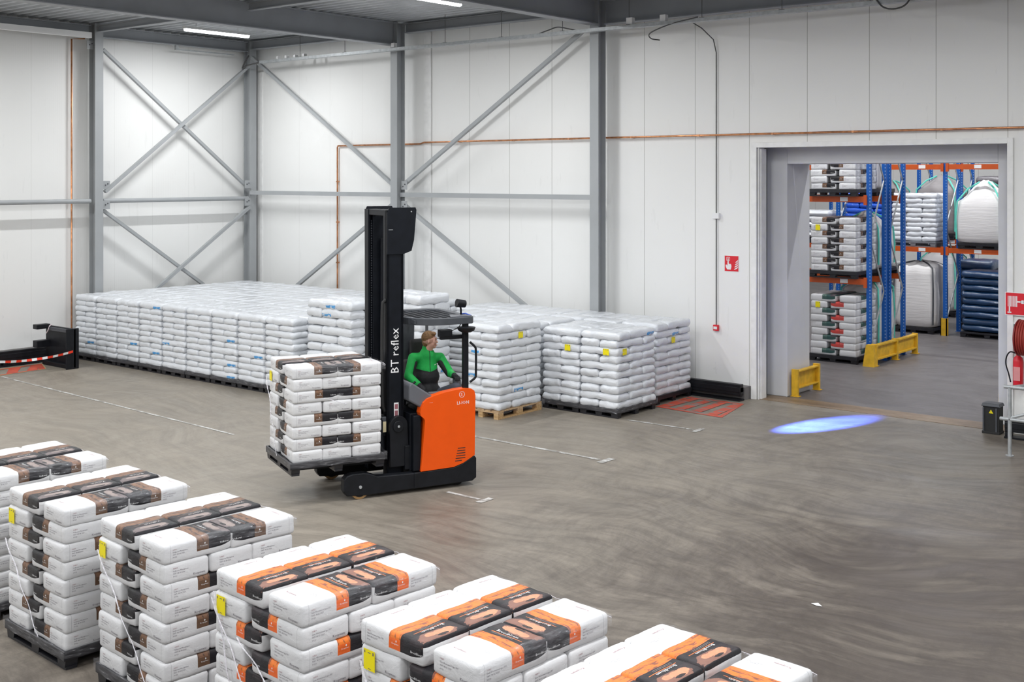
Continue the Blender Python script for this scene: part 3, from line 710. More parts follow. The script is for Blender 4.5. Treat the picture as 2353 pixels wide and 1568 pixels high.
for c in range(9):
    for r_ in range(4):
        cx=x0+.44+c*.845; cy=14.45+.6+r_*1.21
        vis=('F' if r_==0 else '')+'T'
        stack3(cx,cy,.145,0,11,'%s column of long white block'%NUMW[c] if r_==0 else 'white block, row behind',vis,start=1 if c==2 else 0)
        if r_==0: plastic_pallet((cx,cy,0),0,.80,1.20,'black plastic pallet under the %s column of the long white block'%NUMW[c],group='pallets under the long white block')
PAL=[]
stack3(-16.33,14.92,.145,R(90),11,'tall stack between load and mast','FRT',T=.157,thick=True)
plastic_pallet((-16.33,14.92,0),R(90),.8,1.2,'black plastic pallet under the tall white stack left of the mast',group='pallets behind the truck')
stack3(-15.02,15.35,.145,R(90),12,'tall stack behind the driver','FT',T=.158,thick=True)
plastic_pallet((-15.02,15.35,0),R(90),.8,1.2,'black plastic pallet under the tall white stack behind the driver',group='pallets behind the truck')
stack3(-13.39,15.97,.145,0,11,'stack on the wooden pallet','FRT',T=.131)
wood_pallet((-13.39,15.97,0),0,'light wooden pallet under white bags right of the orange truck')
stack3(-12.70,17.33,.145,0,10,'black pallet right of wooden pallet','FT',T=.131)
plastic_pallet((-12.70,17.33,0),0,.80,1.20,'black plastic pallet directly right of the wooden pallet',group='right-hand black pallets')
stack3(-11.87,17.33,.145,0,10,'corner black pallet nearest the viewer','FRT',T=.131)
plastic_pallet((-11.87,17.33,0),0,.80,1.20,'black plastic pallet at the front corner of right-hand white group',group='right-hand black pallets')
stack3(-12.02,18.80,.145,0,10,'black pallet nearest the doorway','FRT',T=.131)
plastic_pallet((-12.02,18.80,0),0,.80,1.20,'black plastic pallet at the right end, nearest the doorway',group='right-hand black pallets')
for cx,cy in((-12.85,18.75),(-13.68,18.75),(-14.5,18.75),(-15.3,18.75),(-16.1,18.75),(-13.75,17.5),(-14.6,17.45),(-15.5,17.45)):
    stack3(cx,cy,.145,0,11,'hidden row by the back wall','TS')
WB.sort(key=lambda q:-q[0])
stuff=MB()
seen={}
for n_,(sc,p,rz,thick,i,L_,w,where,key) in enumerate(WB):
    if n_<290 and 'behind' not in where.split('row')[-1][:8] and 'hidden' not in where:
        ms=PEM2 if thick else PEM
        me=ms[rnd.randrange(len(ms))]
        o=bpy.data.objects.new('plastic_bag',me); COL.objects.link(o); o.location=p; o.rotation_euler=(0,0,rz+(math.pi if rnd.random()<.4 else 0))
        nm='bottom' if i==L_-1 else ORD[i] if i<10 else 'eleventh'
        tag(o,'white plastic bag, %s layer, %s, %s'%(nm,w,where),'bag','white plastic bags on the pallets')
        seen[where,i,w]=o
    else:
        me=PELO[n_%3]; T_=Matrix.Translation(p)@Matrix.Rotation(rz,4,'Z')
        if thick: T_=T_@Matrix.Scale(1.2,4,(0,0,1))
        stuff.add([v.co for v in me.vertices],[tuple(q.vertices) for q in me.polygons],0,T_)
o=stuff.build('plastic_bag_rows',M['pe'],smooth=60); tag(o,'packed white bags filling the rows behind the front pallets','bags','white plastic bags on the pallets','stuff')
def wstick(where,i,w,c,u):
    o=seen.get((where,i,w))
    if o:
        f=1 if abs(math.cos(o.rotation_euler[2]-0))>9 else 1
        # world direction -> bag axes
        inv=Matrix.Rotation(-o.rotation_euler[2],3,'Z'); sticker(o,inv@Vector(c),inv@Vector(u),(0,0,1),.125,.11)
wstick('black pallet right of wooden pallet',2,'front',(.17,-.215,0),(1,0,0))
wstick('corner black pallet nearest the viewer',2,'front',(.17,-.215,0),(1,0,0))
wstick('corner black pallet nearest the viewer',2,'front',(.415,.0,0),(0,1,0))
wstick('stack on the wooden pallet',1,'right front',(.215,.2,0),(0,1,0))
wstick('black pallet nearest the doorway',2,'right back',(.215,-.25,0),(0,1,0))
for (x,y,sx,sy,lab) in((-13.39,15.97,.84,1.24,'clear film skirt round the stack on the wooden pallet'),(-12.3,17.33,1.66,1.24,'clear film skirt round the two front black pallets on the right'),(-20.86,15.05,8.02,1.22,'clear film skirt along the base of the long white block')):
    film_for((x,y,0),0,sx,sy,1.4,lab,rim=False)
# ------------------------------------------------------------------ REACH TRUCK  (local: +x forks, +y side facing the viewer)
TD=Vector((-.40,-.9165)).normalized(); TRZ=math.atan2(TD.y,TD.x); TO=(-11.73,10.74,0)
T=thing('reach_truck','orange and black reach truck carrying a pallet of flour bags','forklift',TO,TRZ)
NY=.63
# support legs
for s,nm in((1,'near'),(-1,'far')):
    pf=[(.20,.06),(.24,.12),(.24,.27),(.20,.315),(.13,.335),(-.02,.335),(-.10,.32),(-.22,.27),(-.75,.255),(-.75,.05),(-.05,.045)]
    b=MB().prism([(x,z) for x,z in pf][::-1],'y',s*NY-(.13 if s>0 else 0),s*NY+(0 if s>0 else .13)) if 0 else MB()
    y0,y1=(NY-.13,NY) if s>0 else (-NY,-NY+.13)
    # prism along y takes (x,z)
    b.add([(x,y0,z) for x,z in pf]+[(x,y1,z) for x,z in pf],[tuple(range(len(pf)))[::-1],tuple(range(len(pf),2*len(pf)))]+[(i,(i+1)%len(pf),len(pf)+(i+1)%len(pf),len(pf)+i) for i in range(len(pf))])
    leg=b.build('support_leg',M['black'],T,smooth=0,bevel=.012)
    wy=(y0+y1)/2
    w=MB().cyl((0.02,wy-.045,.125),(0.02,wy+.045,.125),.125,n=32,mi=0).cyl((0.02,wy-.05,.125),(0.02,wy+.05,.125),.095,n=24,mi=1).build('load_wheel',[plain('tan_tyre',(.34,.20,.08),.6),M['black']],leg,smooth=40)
    MB().cyl((0.02,y1 if s>0 else y0,.16),(0.02,(y1+.012) if s>0 else (y0-.012),.16),.02,n=12).build('axle_bolt',M['galv'],leg,smooth=40)
# chassis skirt at the rear and the drive wheel/caster
pf=[(-.72,.05),(-.72,.26),(-1.28,.27),(-1.40,.305),(-1.59,.40),(-1.62,.36),(-1.62,.10),(-1.56,.06)]
b=MB(); n=len(pf); b.add([(x,-NY,z) for x,z in pf]+[(x,NY+.012,z) for x,z in pf],[tuple(range(n)),tuple(range(2*n-1,n-1,-1))]+[(i,n+i,n+(i+1)%n,(i+1)%n) for i in range(n)])
b.build('chassis',M['black'],T,smooth=0,bevel=.012)
MB().cyl((-1.40,.44,.075),(-1.40,.52,.075),.075,n=24).build('caster_wheel',M['rubber'],T,smooth=40)
MB().cyl((-1.30,-.30,.16),(-1.30,-.20,.16),.16,n=24).build('drive_wheel',M['rubber'],T,smooth=40)
# orange body panel on the near side
pf=[(-.81,.268),(-1.28,.278),(-1.42,.318),(-1.59,.408),(-1.60,1.20),(-1.585,1.27),(-1.54,1.30),(-1.45,1.312),(-1.33,1.305),(-1.15,1.282),(-.99,1.245),(-.90,1.215),(-.845,1.17),(-.815,1.10),(-.80,1.04),(-.81,1.00),(-.86,.955),(-.87,.92),(-.855,.75)]
b=MB(); n=len(pf); b.add([(x,NY-.11,z) for x,z in pf]+[(x,NY+.02,z) for x,z in pf],[tuple(range(n)),tuple(range(2*n-1,n-1,-1))]+[(i,n+i,n+(i+1)%n,(i+1)%n) for i in range(n)])
for k in range(6):
    z=.35+.033*k; xa,xb=-1.30-.008*k,-1.45
    b.box(xb if k else -1.40,xa,NY+.0195,NY+.022,z,z+.011,1)
    text=None
for body,size,x,z in(('LI-ION',.062,-1.325,1.105),('- --',.035,-.935,1.155)):
    text_into(b,body,size,(x,NY+.021,z),(-1,0,0),(0,0,1),2,off=.001)
# round emblem
for a in range(20):
    t0,t1=2*math.pi*a/20,2*math.pi*(a+1)/20
    b.add([(-1.40-r_*math.cos(t),NY+.0225,1.235+r_*math.sin(t)) for t,r_ in((t0,.036),(t0,.041),(t1,.041),(t1,.036))],[(0,1,2,3)],2)
text_into(b,'S',.062,(-1.381,NY+.021,1.214),(-1,0,0),(0,0,1),2)
o=b.build('body_panel',[M['orange'],M['rubber'],M['paper_white']],T,smooth=0,bevel=.008); o['label']='bright orange side panel'
# rear body (orange back shell) + floor of the cab
b=MB().box(-1.60,-1.50,-NY+.01,NY-.12,.40,1.10); b.build('rear_panel',M['orange'],T,smooth=0,bevel=.02)['label']='orange rear shell'
MB().box(-1.48,-.70,-NY+.02,NY-.12,.26,.36).build('cab_floor',M['black'],T,smooth=0)
# battery / control tower between mast and cab
MB().box(-.86,-.70,-NY+.02,NY-.10,.26,1.02).box(-.83,-.72,NY-.10,NY-.02,.27,1.0).build('battery_case',M['blackm'],T,smooth=0,bevel=.01)
# grey dashboard tub
pf=[(-.66,1.20),(-.66,1.40),(-.70,1.44),(-.86,1.33),(-1.00,1.235),(-1.08,1.225),(-.99,1.17),(-.90,1.12),(-.84,1.09)]
b=MB(); n=len(pf); b.add([(x,-.2,z) for x,z in pf]+[(x,NY-.02,z) for x,z in pf],[tuple(range(n)),tuple(range(2*n-1,n-1,-1))]+[(i,n+i,n+(i+1)%n,(i+1)%n) for i in range(n)])
b.build('dashboard',M['mgrey'],T,smooth=0,bevel=.02)
MB().prism([(-.98,NY-.16),(-1.5,NY-.16),(-1.5,NY-.10),(-.98,NY-.10)],'z',1.235,1.275).build('cab_rim',M['mgrey'],T,smooth=0,bevel=.012)
MB().prism([(-1.58,.10),(-1.50,.10),(-1.50,.24),(-1.58,.24)],'z',.36,1.36).ball((-1.54,.16,1.385),.03).build('control_console',M['mgrey'],T,smooth=0,bevel=.02)
# seat
st=MB().box(-1.46,-.98,-.42,.08,.86,1.00).build('seat',M['rubber'],T,smooth=40,bevel=.04,seg=3)
MB().prism([(-1.45,-.50),(-.99,-.50),(-1.01,-.38),(-1.43,-.38)],'z',1.0,1.58).build('backrest',M['rubber'],st,smooth=40,bevel=.04,seg=3)
MB().box(-1.33,-1.09,-.48,-.38,1.60,1.86).build('headrest',M['rubber'],st,smooth=40,bevel=.045,seg=3)
MB().box(-1.00,-.90,-.30,.16,1.20,1.245).box(-.97,-.93,-.32,-.26,.95,1.2).build('armrest',M['dgrey'],st,smooth=0,bevel=.015)
# mast
def mastside(s):
    y0,y1=(s*.42,s*.36); a,c=min(y0,y1),max(y0,y1)
    b=MB().box(-.655,-.42,a,c,.14,3.70).box(-.455,-.42,min(s*.42,s*.29),max(s*.42,s*.29),.14,3.70).box(-.655,-.62,min(s*.42,s*.29),max(s*.42,s*.29),.14,3.70)
    pf=[(-.42,3.66),(-.45,3.735),(-.82,3.735),(-.835,3.70),(-.80,3.30),(-.765,3.16),(-.655,3.12),(-.42,3.12)]
    n=len(pf); ya,yb=(s*.42,s*.435); ya,yb=min(ya,yb),max(ya,yb)
    b.add([(x,ya,z) for x,z in pf]+[(x,yb,z) for x,z in pf],[tuple(range(n)),tuple(range(2*n-1,n-1,-1))]+[(i,n+i,n+(i+1)%n,(i+1)%n) for i in range(n)])
    if s>0:
        b.box(-.50,-.44,yb,yb+.004,3.44,3.447,1)
        b.cyl((-.76,yb,3.68),(-.76,yb+.006,3.68),.01,n=8,mi=1)
        text_into(b,'BT reflex',.135,(-.585,.4215,1.545),(0,0,1),(1,0,0),2,off=.002,width=.60)
        b.box(-.585,-.52,.42,.424,.93,1.16,3); b.box(-.575,-.53,.424,.425,1.075,1.14,4); b.box(-.575,-.53,.424,.425,.99,1.055,4)
    b.build('mast_channel',[M['blackm'],M['galv'],M['paper_white'],M['signwhite'],M['inkred']],T,smooth=0,bevel=.004)
mastside(1); mastside(-1)
for s in(1,-1):
    MB().box(-.61,-.48,min(s*.35,s*.24),max(s*.35,s*.24),.20,3.66).build('inner_mast',M['blackm'],T,smooth=0,bevel=.004)
    MB().cyl((-.60,s*.20,.2),(-.60,s*.20,3.3),.035,n=12).build('lift_cylinder',M['blackm'],T,smooth=40)
    b=MB(); 
    for k in range(90): b.box(-.475,-.465,s*.30-.012,s*.30+.012,.5+k*.034,.5+k*.034+.022)
    b.build('lift_chain',M['dgrey'],T,smooth=0)['kind']='stuff'
for z in(3.60,2.2,.9): MB().box(-.66,-.62,-.40,.40,z,z+.10).build('mast_crossbar',M['blackm'],T,smooth=0,bevel=.01)
MB().box(-.52,-.43,-.36,.36,3.62,3.70).build('mast_head',M['blackm'],T,smooth=0,bevel=.01)
MB().stube([(-.41,.36,1.05),(-.375,.37,1.25),(-.375,.37,2.35),(-.41,.37,2.50),(-.45,.37,2.52)],.022,8).build('hydraulic_hose',M['rubber'],T,smooth=60)
# mast carriage plate beside the leg (round pulley cover)
pf=[(-.44,.33)]+[(-.56+.125*math.cos(t),.87+.125*math.sin(t)) for t in [R(a) for a in range(0,181,15)]]+[(-.70,.33)]
b=MB(); n=len(pf); b.add([(x,.43,z) for x,z in pf]+[(x,.50,z) for x,z in pf],[tuple(range(n)),tuple(range(2*n-1,n-1,-1))]+[(i,n+i,n+(i+1)%n,(i+1)%n) for i in range(n)])
b.cyl((-.55,.50,.86),(-.55,.52,.86),.075,n=24,mi=0).cyl((-.55,.52,.86),(-.55,.53,.86),.018,n=12,mi=1)
b.build('mast_carriage',[M['black'],M['galv']],T,smooth=40,bevel=.006)
MB().box(-.72,-.64,.44,.52,.28,.60).build('carriage_foot',M['black'],T,smooth=0,bevel=.01)
# fork carriage and forks
MB().box(-.42,-.36,-.38,.38,.72,.86).box(-.42,-.36,-.38,.38,.42,.54).box(-.415,-.37,-.36,-.28,.4,1.0).box(-.415,-.37,.28,.36,.4,1.0).build('fork_carriage',M['blackm'],T,smooth=0,bevel=.006)
b=MB().box(-.43,-.36,.30,.40,.80,.98); b.build('carriage_bracket',M['dgrey'],T,smooth=0,bevel=.01)
MB().box(-.36,-.355,.34,.395,.80,.93).box(-.42,-.37,.40,.402,.78,.92).build('warning_label',plain('cream_label',(.75,.65,.4),.5),T,smooth=0)['label']='cream warning label'
for y in(-.22,.38): MB().box(-.36,-.32,y-.06,y+.06,.40,.95).add([(-.36,y-.06,.395),(-.36,y+.06,.395),(.78,y+.05,.415),(.78,y-.05,.415),(-.36,y-.06,.445),(-.36,y+.06,.445),(.78,y+.05,.425),(.78,y-.05,.425)],[(3,2,1,0),(4,5,6,7),(0,1,5,4),(1,2,6,5),(2,3,7,6),(3,0,4,7)]).build('fork',M['blackm'],T,smooth=0)
# overhead guard
GZ=2.22
gp=[(-.66,-.55),(-.66,.10),(-.80,.48),(-.98,.62),(-1.22,.66),(-1.56,.64),(-1.60,.58),(-1.60,.10),(-1.56,-.45),(-1.40,-.60),(-.80,-.62)]
def inset(p,d):
    cx=sum(q[0] for q in p)/len(p); cy=sum(q[1] for q in p)/len(p)
    return [(cx+(x-cx)*(1-d/max(.1,math.hypot(x-cx,y-cy))),cy+(y-cy)*(1-d/max(.1,math.hypot(x-cx,y-cy)))) for x,y in p]
gi=inset(gp,.085); n=len(gp)
b=MB(); vs=[(x,y,z) for z in(GZ-.05,GZ+.045) for x,y in gp]+[(x,y,z) for z in(GZ-.03,GZ+.04) for x,y in gi]
for i in range(n):
    j=(i+1)%n; b.f+=[(i,j,n+j,n+i),(2*n+j,2*n+i,3*n+i,3*n+j),(n+i,n+j,3*n+j,3*n+i),(j,i,2*n+i,2*n+j)]; b.mi+=[0]*4
b.v=vs; gd=b.build('overhead_guard',M['dgrey'],T,smooth=30,bevel=.008)
for k in range(8):
    x=-.74-k*.105; MB().bar((x,-.52,GZ+.0),(x-.04,.52 if k<6 else .5,GZ+.0),.016,.05).build('guard_slat',M['dgrey'],gd,smooth=0)
MB().prism([(-1.35,.35),(-1.57,.45),(-1.57,.60),(-1.25,.62)],'z',GZ+.045,GZ+.055).build('guard_plate',M['mgrey'],gd,smooth=0)
# pillars
MB().box(-1.52,-1.44,.545,.615,1.28,GZ-.03).build('front_pillar',M['black'],T,smooth=0,bevel=.015)
MB().stube([(-1.54,.60,1.38),(-1.61,.62,1.44),(-1.62,.62,1.50),(-1.62,.62,1.80),(-1.60,.62,1.86),(-1.54,.60,1.92)],.016,8).build('grab_handle',M['black'],T,smooth=60)
b=MB(); pf=[(-1.02,1.1),(-.98,1.5),(-1.02,1.9),(-1.06,GZ),(-1.30,GZ),(-1.28,2.12),(-1.20,2.06),(-1.19,1.6),(-1.22,1.1)]
n=len(pf); b.add([(x,-.60,z) for x,z in pf]+[(x,-.52,z) for x,z in pf],[tuple(range(n)),tuple(range(2*n-1,n-1,-1))]+[(i,n+i,n+(i+1)%n,(i+1)%n) for i in range(n)])
b.build('rear_pillar',M['dgrey'],T,smooth=30,bevel=.015)
MB().box(-1.42,-1.38,-.58,-.54,1.1,GZ).build('side_pillar',M['mgrey'],T,smooth=0,bevel=.012)
MB().box(-1.58,-.72,-.62,-.56,.36,1.15).build('far_side_panel',M['black'],T,smooth=0,bevel=.01)
# mirror/monitor arm
MB().box(-1.46,-1.13,.50,.56,1.965,2.02).box(-1.30,-1.12,.47,.57,2.0,2.10).build('display_screen',M['black'],T,smooth=0,bevel=.012)
b=MB(); b.lathe([(0,0),(.07,.005),(.11,.03),(.125,.07),(0,.075)],(-1.46,.66,2.06),20); b.build('work_lamp_bowl',M['black'],T,smooth=40)
MB().tube([(-1.30,.55,2.08),(-1.38,.58,2.12),(-1.45,.57,2.2)],.006,6).build('lamp_cable',M['cable'],T,smooth=60)
# blue floor spot on top of the guard
bl=MB().tube([(-1.50,.40,GZ+.05),(-1.49,.42,GZ+.12),(-1.47,.44,GZ+.18)],.014,8).cyl((-1.415,.44,GZ+.215),(-1.545,.44,GZ+.195),.058,.05,20).build('blue_spot_lamp',M['black'],T,smooth=40,bevel=.006)
MB().tube([(-1.50,.40,GZ+.06),(-1.54,.46,GZ+.07),(-1.58,.55,GZ+.05)],.008,6).build('lamp_wire',plain('blue_wire',(.02,.08,.5),.5),bl,smooth=60)
l=bpy.data.lights.new('blue_spot','SPOT'); l.energy=SPOT_LAMP; l.color=(.055,.125,1.0); l.spot_size=R(7.0); l.spot_blend=.75; l.shadow_soft_size=.03
lo=bpy.data.objects.new('blue_spot',l); COL.objects.link(lo); lo.parent=bl
Tmi=Matrix.Translation(TO)@Matrix.Rotation(TRZ,4,'Z')
src=Vector((-1.60,.44,GZ+.19)); lo.location=src
tgt=Tmi.inverted()@Vector((-8.58,18.48,0)); lo.rotation_euler=(tgt-src).to_track_quat('-Z','Y').to_euler()
# ------------------------------------------------------------------ load on the forks
lc=Tmi@Vector((.315,.08,0))
plastic_pallet((lc.x,lc.y,.40),TRZ+R(90),1.12,1.24,'black plastic pallet lifted on the truck forks',group=None)
# pallet long side lies along the truck; stack layers
st=stack5(lc.x,lc.y,.545,TRZ+R(90),['brown'],8,'load on the forks','flour bags on the lifted pallet')
sticker(st[1,'left front'],(-.312,.09,-.005),(0,-1,0),(0,0,1))
film_for((lc.x,lc.y,.40),TRZ+R(90),1.14,1.26,1.35,'clear film strands and skirt round the load on the forks',[('y',(-.5,1.1),(.0,.15),.008),('x',(-.2,.95),(.1,.85),.003)])
# ------------------------------------------------------------------ DRIVER (local frame of the truck)
def blob(name,parts,mat,parent,vox=.012,sm=6,prep=None):
    b=MB()
    for p in parts:
        if len(p)==3 and isinstance(p[2],tuple): b.ball(p[0],p[1],p[2],16)
        elif len(p)==2: b.ball(p[0],p[1])
        else:
            p0,p1,r0,r1=p; b.cyl(p0,p1,r0,r1,16); b.ball(p0,r0,n=16); b.ball(p1,r1,n=16)
    o=b.build(name,mat,parent,smooth=0)
    r=o.modifiers.new('Remesh','REMESH'); r.mode='VOXEL'; r.voxel_size=vox; r.use_smooth_shade=True
    s=o.modifiers.new('Smooth','SMOOTH'); s.iterations=sm; s.factor=.5
    return o
hip=Vector((-1.20,-.14,1.07)); chest=Vector((-1.20,-.12,1.50)); neck=Vector((-1.205,-.08,1.74)); hd=Vector((-1.225,-.03,1.88))
shL=Vector((-1.40,-.08,1.63)); shR=Vector((-1.00,-.10,1.65))      # viewer's right / left
elL=Vector((-1.50,.04,1.42)); elR=Vector((-.90,-.02,1.42)); haL=Vector((-1.49,.20,1.41)); haR=Vector((-1.00,.16,1.30))
hpL=Vector((-1.30,-.10,1.08)); hpR=Vector((-1.10,-.10,1.04)); knL=Vector((-1.45,.36,1.27)); knR=Vector((-1.16,.34,1.13)); anL=Vector((-1.36,.34,.52)); anR=Vector((-1.12,.30,.48))
BY=(Vector((-.85,.55,0))).normalized()   # face direction in the truck frame
FYAW=math.atan2(BY.y,BY.x)
def hp(x,y,z): return hd+Matrix.Rotation(FYAW,3,'Z')@Vector((x,y,z))
head=[(hp(-.012,0,.025),.094,(1.06,.84,1.06)),(hp(.028,0,-.045),.062,(1.0,.86,1.05)),(hp(.062,0,-.082),.026),(hp(.055,0,-.01),.05,(.75,1.0,1.2)),
 (hp(.098,0,-.008),.012,(1.0,.8,1.5)),(hp(.105,0,-.022),.011),(hp(.095,0,-.058),.014,(1,1.6,.6)),(hp(.082,.03,.028),.016,(.8,1.4,.6)),(hp(.082,-.03,.028),.016,(.8,1.4,.6)),
 (hp(-.005,.084,-.01),.017,(.7,.4,1.3)),(hp(-.005,-.084,-.01),.017,(.7,.4,1.3)),(neck+Vector((0,0,-.06)),hd+Vector((0,0,-.06)),.060,.056)]
def arm(s,e,h): return [(s,e,.055,.042),(e,h,.040,.028)]
def hand(w,d,up):
    d=Vector(d).normalized(); up=Vector(up).normalized(); sd=d.cross(up)
    r=[(w,w+d*.05,.030,.034),(w+d*.05,w+d*.08,.034,.032)]
    for k in range(4):
        o0=w+d*.085+sd*(k-1.5)*.019; L=(.036,.042,.040,.030)[k]
        p1=o0+d*L-up*.008; p2=p1+d*.014-up*.026; r+=[(o0,p1,.0095,.009),(p1,p2,.009,.008)]
    t0=w+d*.03+sd*-.03; t1=t0+d*.035-sd*.018-up*.01; r+=[(t0,t1,.012,.010),(t1,t1+d*.02-up*.012,.010,.009)]
    return r
body=head+[(hip,chest,.13,.145),(chest,neck,.13,.07),(shL,shR,.055,.055)]+arm(shL,elL,haL)+arm(shR,elR,haR)+[(hpL,knL,.085,.062),(hpR,knR,.085,.062),(knL,anL,.055,.040),(knR,anR,.055,.040),(anL,anL+Vector((0,.12,-.06)),.04,.035),(anR,anR+Vector((0,.12,-.06)),.04,.035)]
body+=hand(haL,(haL-elL),(0,0,1))+hand(haR,(haR-elR),(0,0,1))
P=blob('person',body,M['skin'],None,.007,3); P.location=TO; P.rotation_euler[2]=TRZ
tag(P,'seated truck driver in green and black jacket, looking over one shoulder','person')
def C(name,parts,mat,vox=.012,sm=5): return blob(name,parts,mat,P,vox,sm)
J=C('jacket',[(hip+Vector((0,0,.02)),chest,.185,.165),(chest,neck+Vector((0,0,-.07)),.165,.115),(shL,shR,.068,.068),(neck+Vector((0,-.0,-.06)),neck+Vector((0,.0,.035)),.080,.072),(hip+Vector((.0,.07,.10)),.19,(1.05,.9,.8)),(chest+Vector((0,.06,-.12)),.15,(1.2,.8,1.0))],None)
g=G('two_tone_jacket',.75); x,y,z=g.xyz()
bd=g.ma('GREATER_THAN',g.ma('ADD',z,g.ma('MULTIPLY',g.ma('ABSOLUTE',g.ma('ADD',x,1.2)),-.25)),1.46)
c=g.mix(bd,(.010,.010,.012),(.005,.36,.06)); zip_=g.mul(g.ma('LESS_THAN',g.ma('ABSOLUTE',g.ma('ADD',x,1.2)),.005),g.ma('GREATER_THAN',y,-.1)); c=g.mix(zip_,c,(.01,.01,.012))
lab=g.mul(g.rng(x,-1.36,-1.27),g.rng(g.ma('ADD',z,g.ma('MULTIPLY',x,.15)),1.352,1.360),g.ma('GREATER_THAN',y,-.05)); c=g.mix(g.ma('MULTIPLY',lab,.7),c,(.7,.8,.7))
g.set('Base Color',c); g.bump(g.noise(9,4,.6),.6,.02)
J.data.materials.clear(); J.data.materials.append(g.m)
for s,e,h in((shL,elL,haL),(shR,elR,haR)):
    cu=h+(e-h)*.12
    C('sleeve',[(s,e,.066,.058),(e,cu,.058,.046)],M['green'],.009)
    C('sleeve_panel',[(s.lerp(e,.25)+Vector((.028 if s.x<-1.2 else -.028,.01,-.012)),e+Vector((.02 if s.x<-1.2 else -.02,.0,-.008)),.052,.046)],M['jblack'],.009)
    C('cuff',[(cu+(e-cu)*.08,cu+(h-cu)*.6,.047,.043)],M['jblack'],.009,2)
C('trousers',[(hip+Vector((0,0,-.02)),.15,(1.15,.95,.7)),(hpL,knL,.095,.076),(hpR,knR,.095,.076),(knL,anL+Vector((0,0,.03)),.072,.058),(knR,anR+Vector((0,0,.03)),.072,.058)],M['trouser'])
for a in(anL,anR): C('shoe',[(a+Vector((0,-.01,-.02)),a+Vector((0,.16,-.085)),.05,.04)],M['rubber'])
for h,e in((haL,elL),(haR,elR)): C('glove',[(q[0],q[1],q[2]+.004,q[3]+.004) for q in hand(h,(h-e),(0,0,1))],M['jblack'],.006,2)
C('hair',[(hp(-.022,0,.045),.097,(1.05,.87,.98)),(hp(-.055,0,-.015),.07,(.8,1.05,1.1)),(hp(.035,0,.098),.042,(1.3,1.4,.7))],M['hair'],.008,2)
for s in(1,-1): C('eyebrow',[(hp(.088,s*.018,.036),hp(.080,s*.045,.036),.005,.004)],M['hair'],.003,0)
for s in(1,-1): MB().ball(hp(.086,s*.030,.016),.010,(.7,1.3,.7),10).build('eye',M['ink'],P,smooth=60)
MB().ball(hp(.094,0,-.058),.012,(.5,1.9,.35),10).build('mouth',plain('lip',(.42,.14,.12),.5),P,smooth=60)
MB().tube([(-.80,.20,1.22),(-.84,.24,1.34),(-.9,.24,1.38)],.015,8).build('steering_knob',M['black'],T,smooth=60)
# ------------------------------------------------------------------ wall signs and fire equipment
def flame(b,x,z,s,mi,y,sx=1):
    for k in range(4):
        dz=k*.03*s; pts=[(0,0),(.03,.012),(.052,.035),(.06,.07),(.045,.05),(.028,.035),(.01,.02)]
        vs=[(x+sx*px_*s*(1.25-.13*k)+sx*.008*s*k,y,z+dz*1.15+pz*s*.8) for px_,pz in pts]
        b.add(vs,[tuple(range(len(pts)))],mi)
sg=thing('fire_alarm_sign','red fire alarm sign with white hand and flames, right of the conduit','sign')
b=MB().box(-11.17,-10.87,YA-.008,YA,2.35,2.65).box(-11.165,-10.875,YA-.0095,YA-.008,2.355,2.645,1); b.build('sign_plate',[M['signwhite'],M['red']],sg,smooth=0)
b=MB(); y=YA-.011
for q in((-11.125,-11.055,2.55,2.557),(-11.125,-11.055,2.613,2.62),(-11.125,-11.118,2.55,2.62),(-11.062,-11.055,2.55,2.62)): b.box(q[0],q[1],y,y+.001,q[2],q[3])
b.cyl((-11.09,y,2.585),(-11.09,y+.001,2.585),.012,n=12)
b.add([(px_,y,pz) for px_,pz in((-11.10,2.575),(-11.08,2.575),(-11.078,2.495),(-11.03,2.49),(-11.02,2.45),(-11.035,2.385),(-11.11,2.385),(-11.14,2.43),(-11.145,2.47),(-11.125,2.478),(-11.108,2.455),(-11.105,2.5))],[tuple(range(12))])
flame(b,-10.97,2.385,1.25,0,y); b.build('pictogram',M['signwhite'],sg,smooth=0)
sg=thing('hose_reel_sign','red hose reel sign with white reel, at the right picture edge','sign')
b=MB().box(-6.03,-5.63,YA-.046,YA-.036,1.91,2.28).box(-6.02,-5.64,YA-.048,YA-.046,1.92,2.27,1); b.build('sign_plate',[M['signwhite'],M['red']],sg,smooth=0)
b=MB(); y=YA-.050
b.box(-5.985,-5.84,y,y+.001,2.05,2.22)
for k in range(7): b.box(-5.975+k*.019,-5.968+k*.019,y-.001,y,2.05,2.22,1)
b.box(-5.97,-5.95,y,y+.001,1.96,2.05).box(-5.99,-5.93,y,y+.001,1.945,1.965).box(-5.84,-5.78,y,y+.001,2.12,2.145).cyl((-5.76,y,2.13),(-5.76,y+.001,2.13),.03,n=12).box(-5.74,-5.66,y,y+.001,2.10,2.16)
b.build('pictogram',[M['signwhite'],M['red']],sg,smooth=0)
rl=thing('hose_reel','dark red fire hose reel seen edge-on at the right picture edge','hose reel',(-5.62,YA-.34,1.60))
b=MB().lathe([(.02,-.13),(.26,-.13),(.29,-.11),(.29,-.10),(.25,-.09),(.25,.09),(.29,.10),(.29,.11),(.26,.13),(.02,.13)],n=32,ax='x'); b.build('reel_drum',plain('dark_red_drum',(.25,.015,.015),.45),rl,smooth=30)
b=MB()
for k in range(5): b.lathe([(.27+.015*math.cos(t),-.075+k*.037+.018*math.sin(t)) for t in [2*math.pi*j/8 for j in range(9)]],n=32,ax='x')
b.build('hose',plain('red_hose',(.32,.03,.02),.6),rl,smooth=60)
MB().box(-.04,.04,.13,.31,-.05,.05).build('wall_bracket',M['red'],rl,smooth=0)
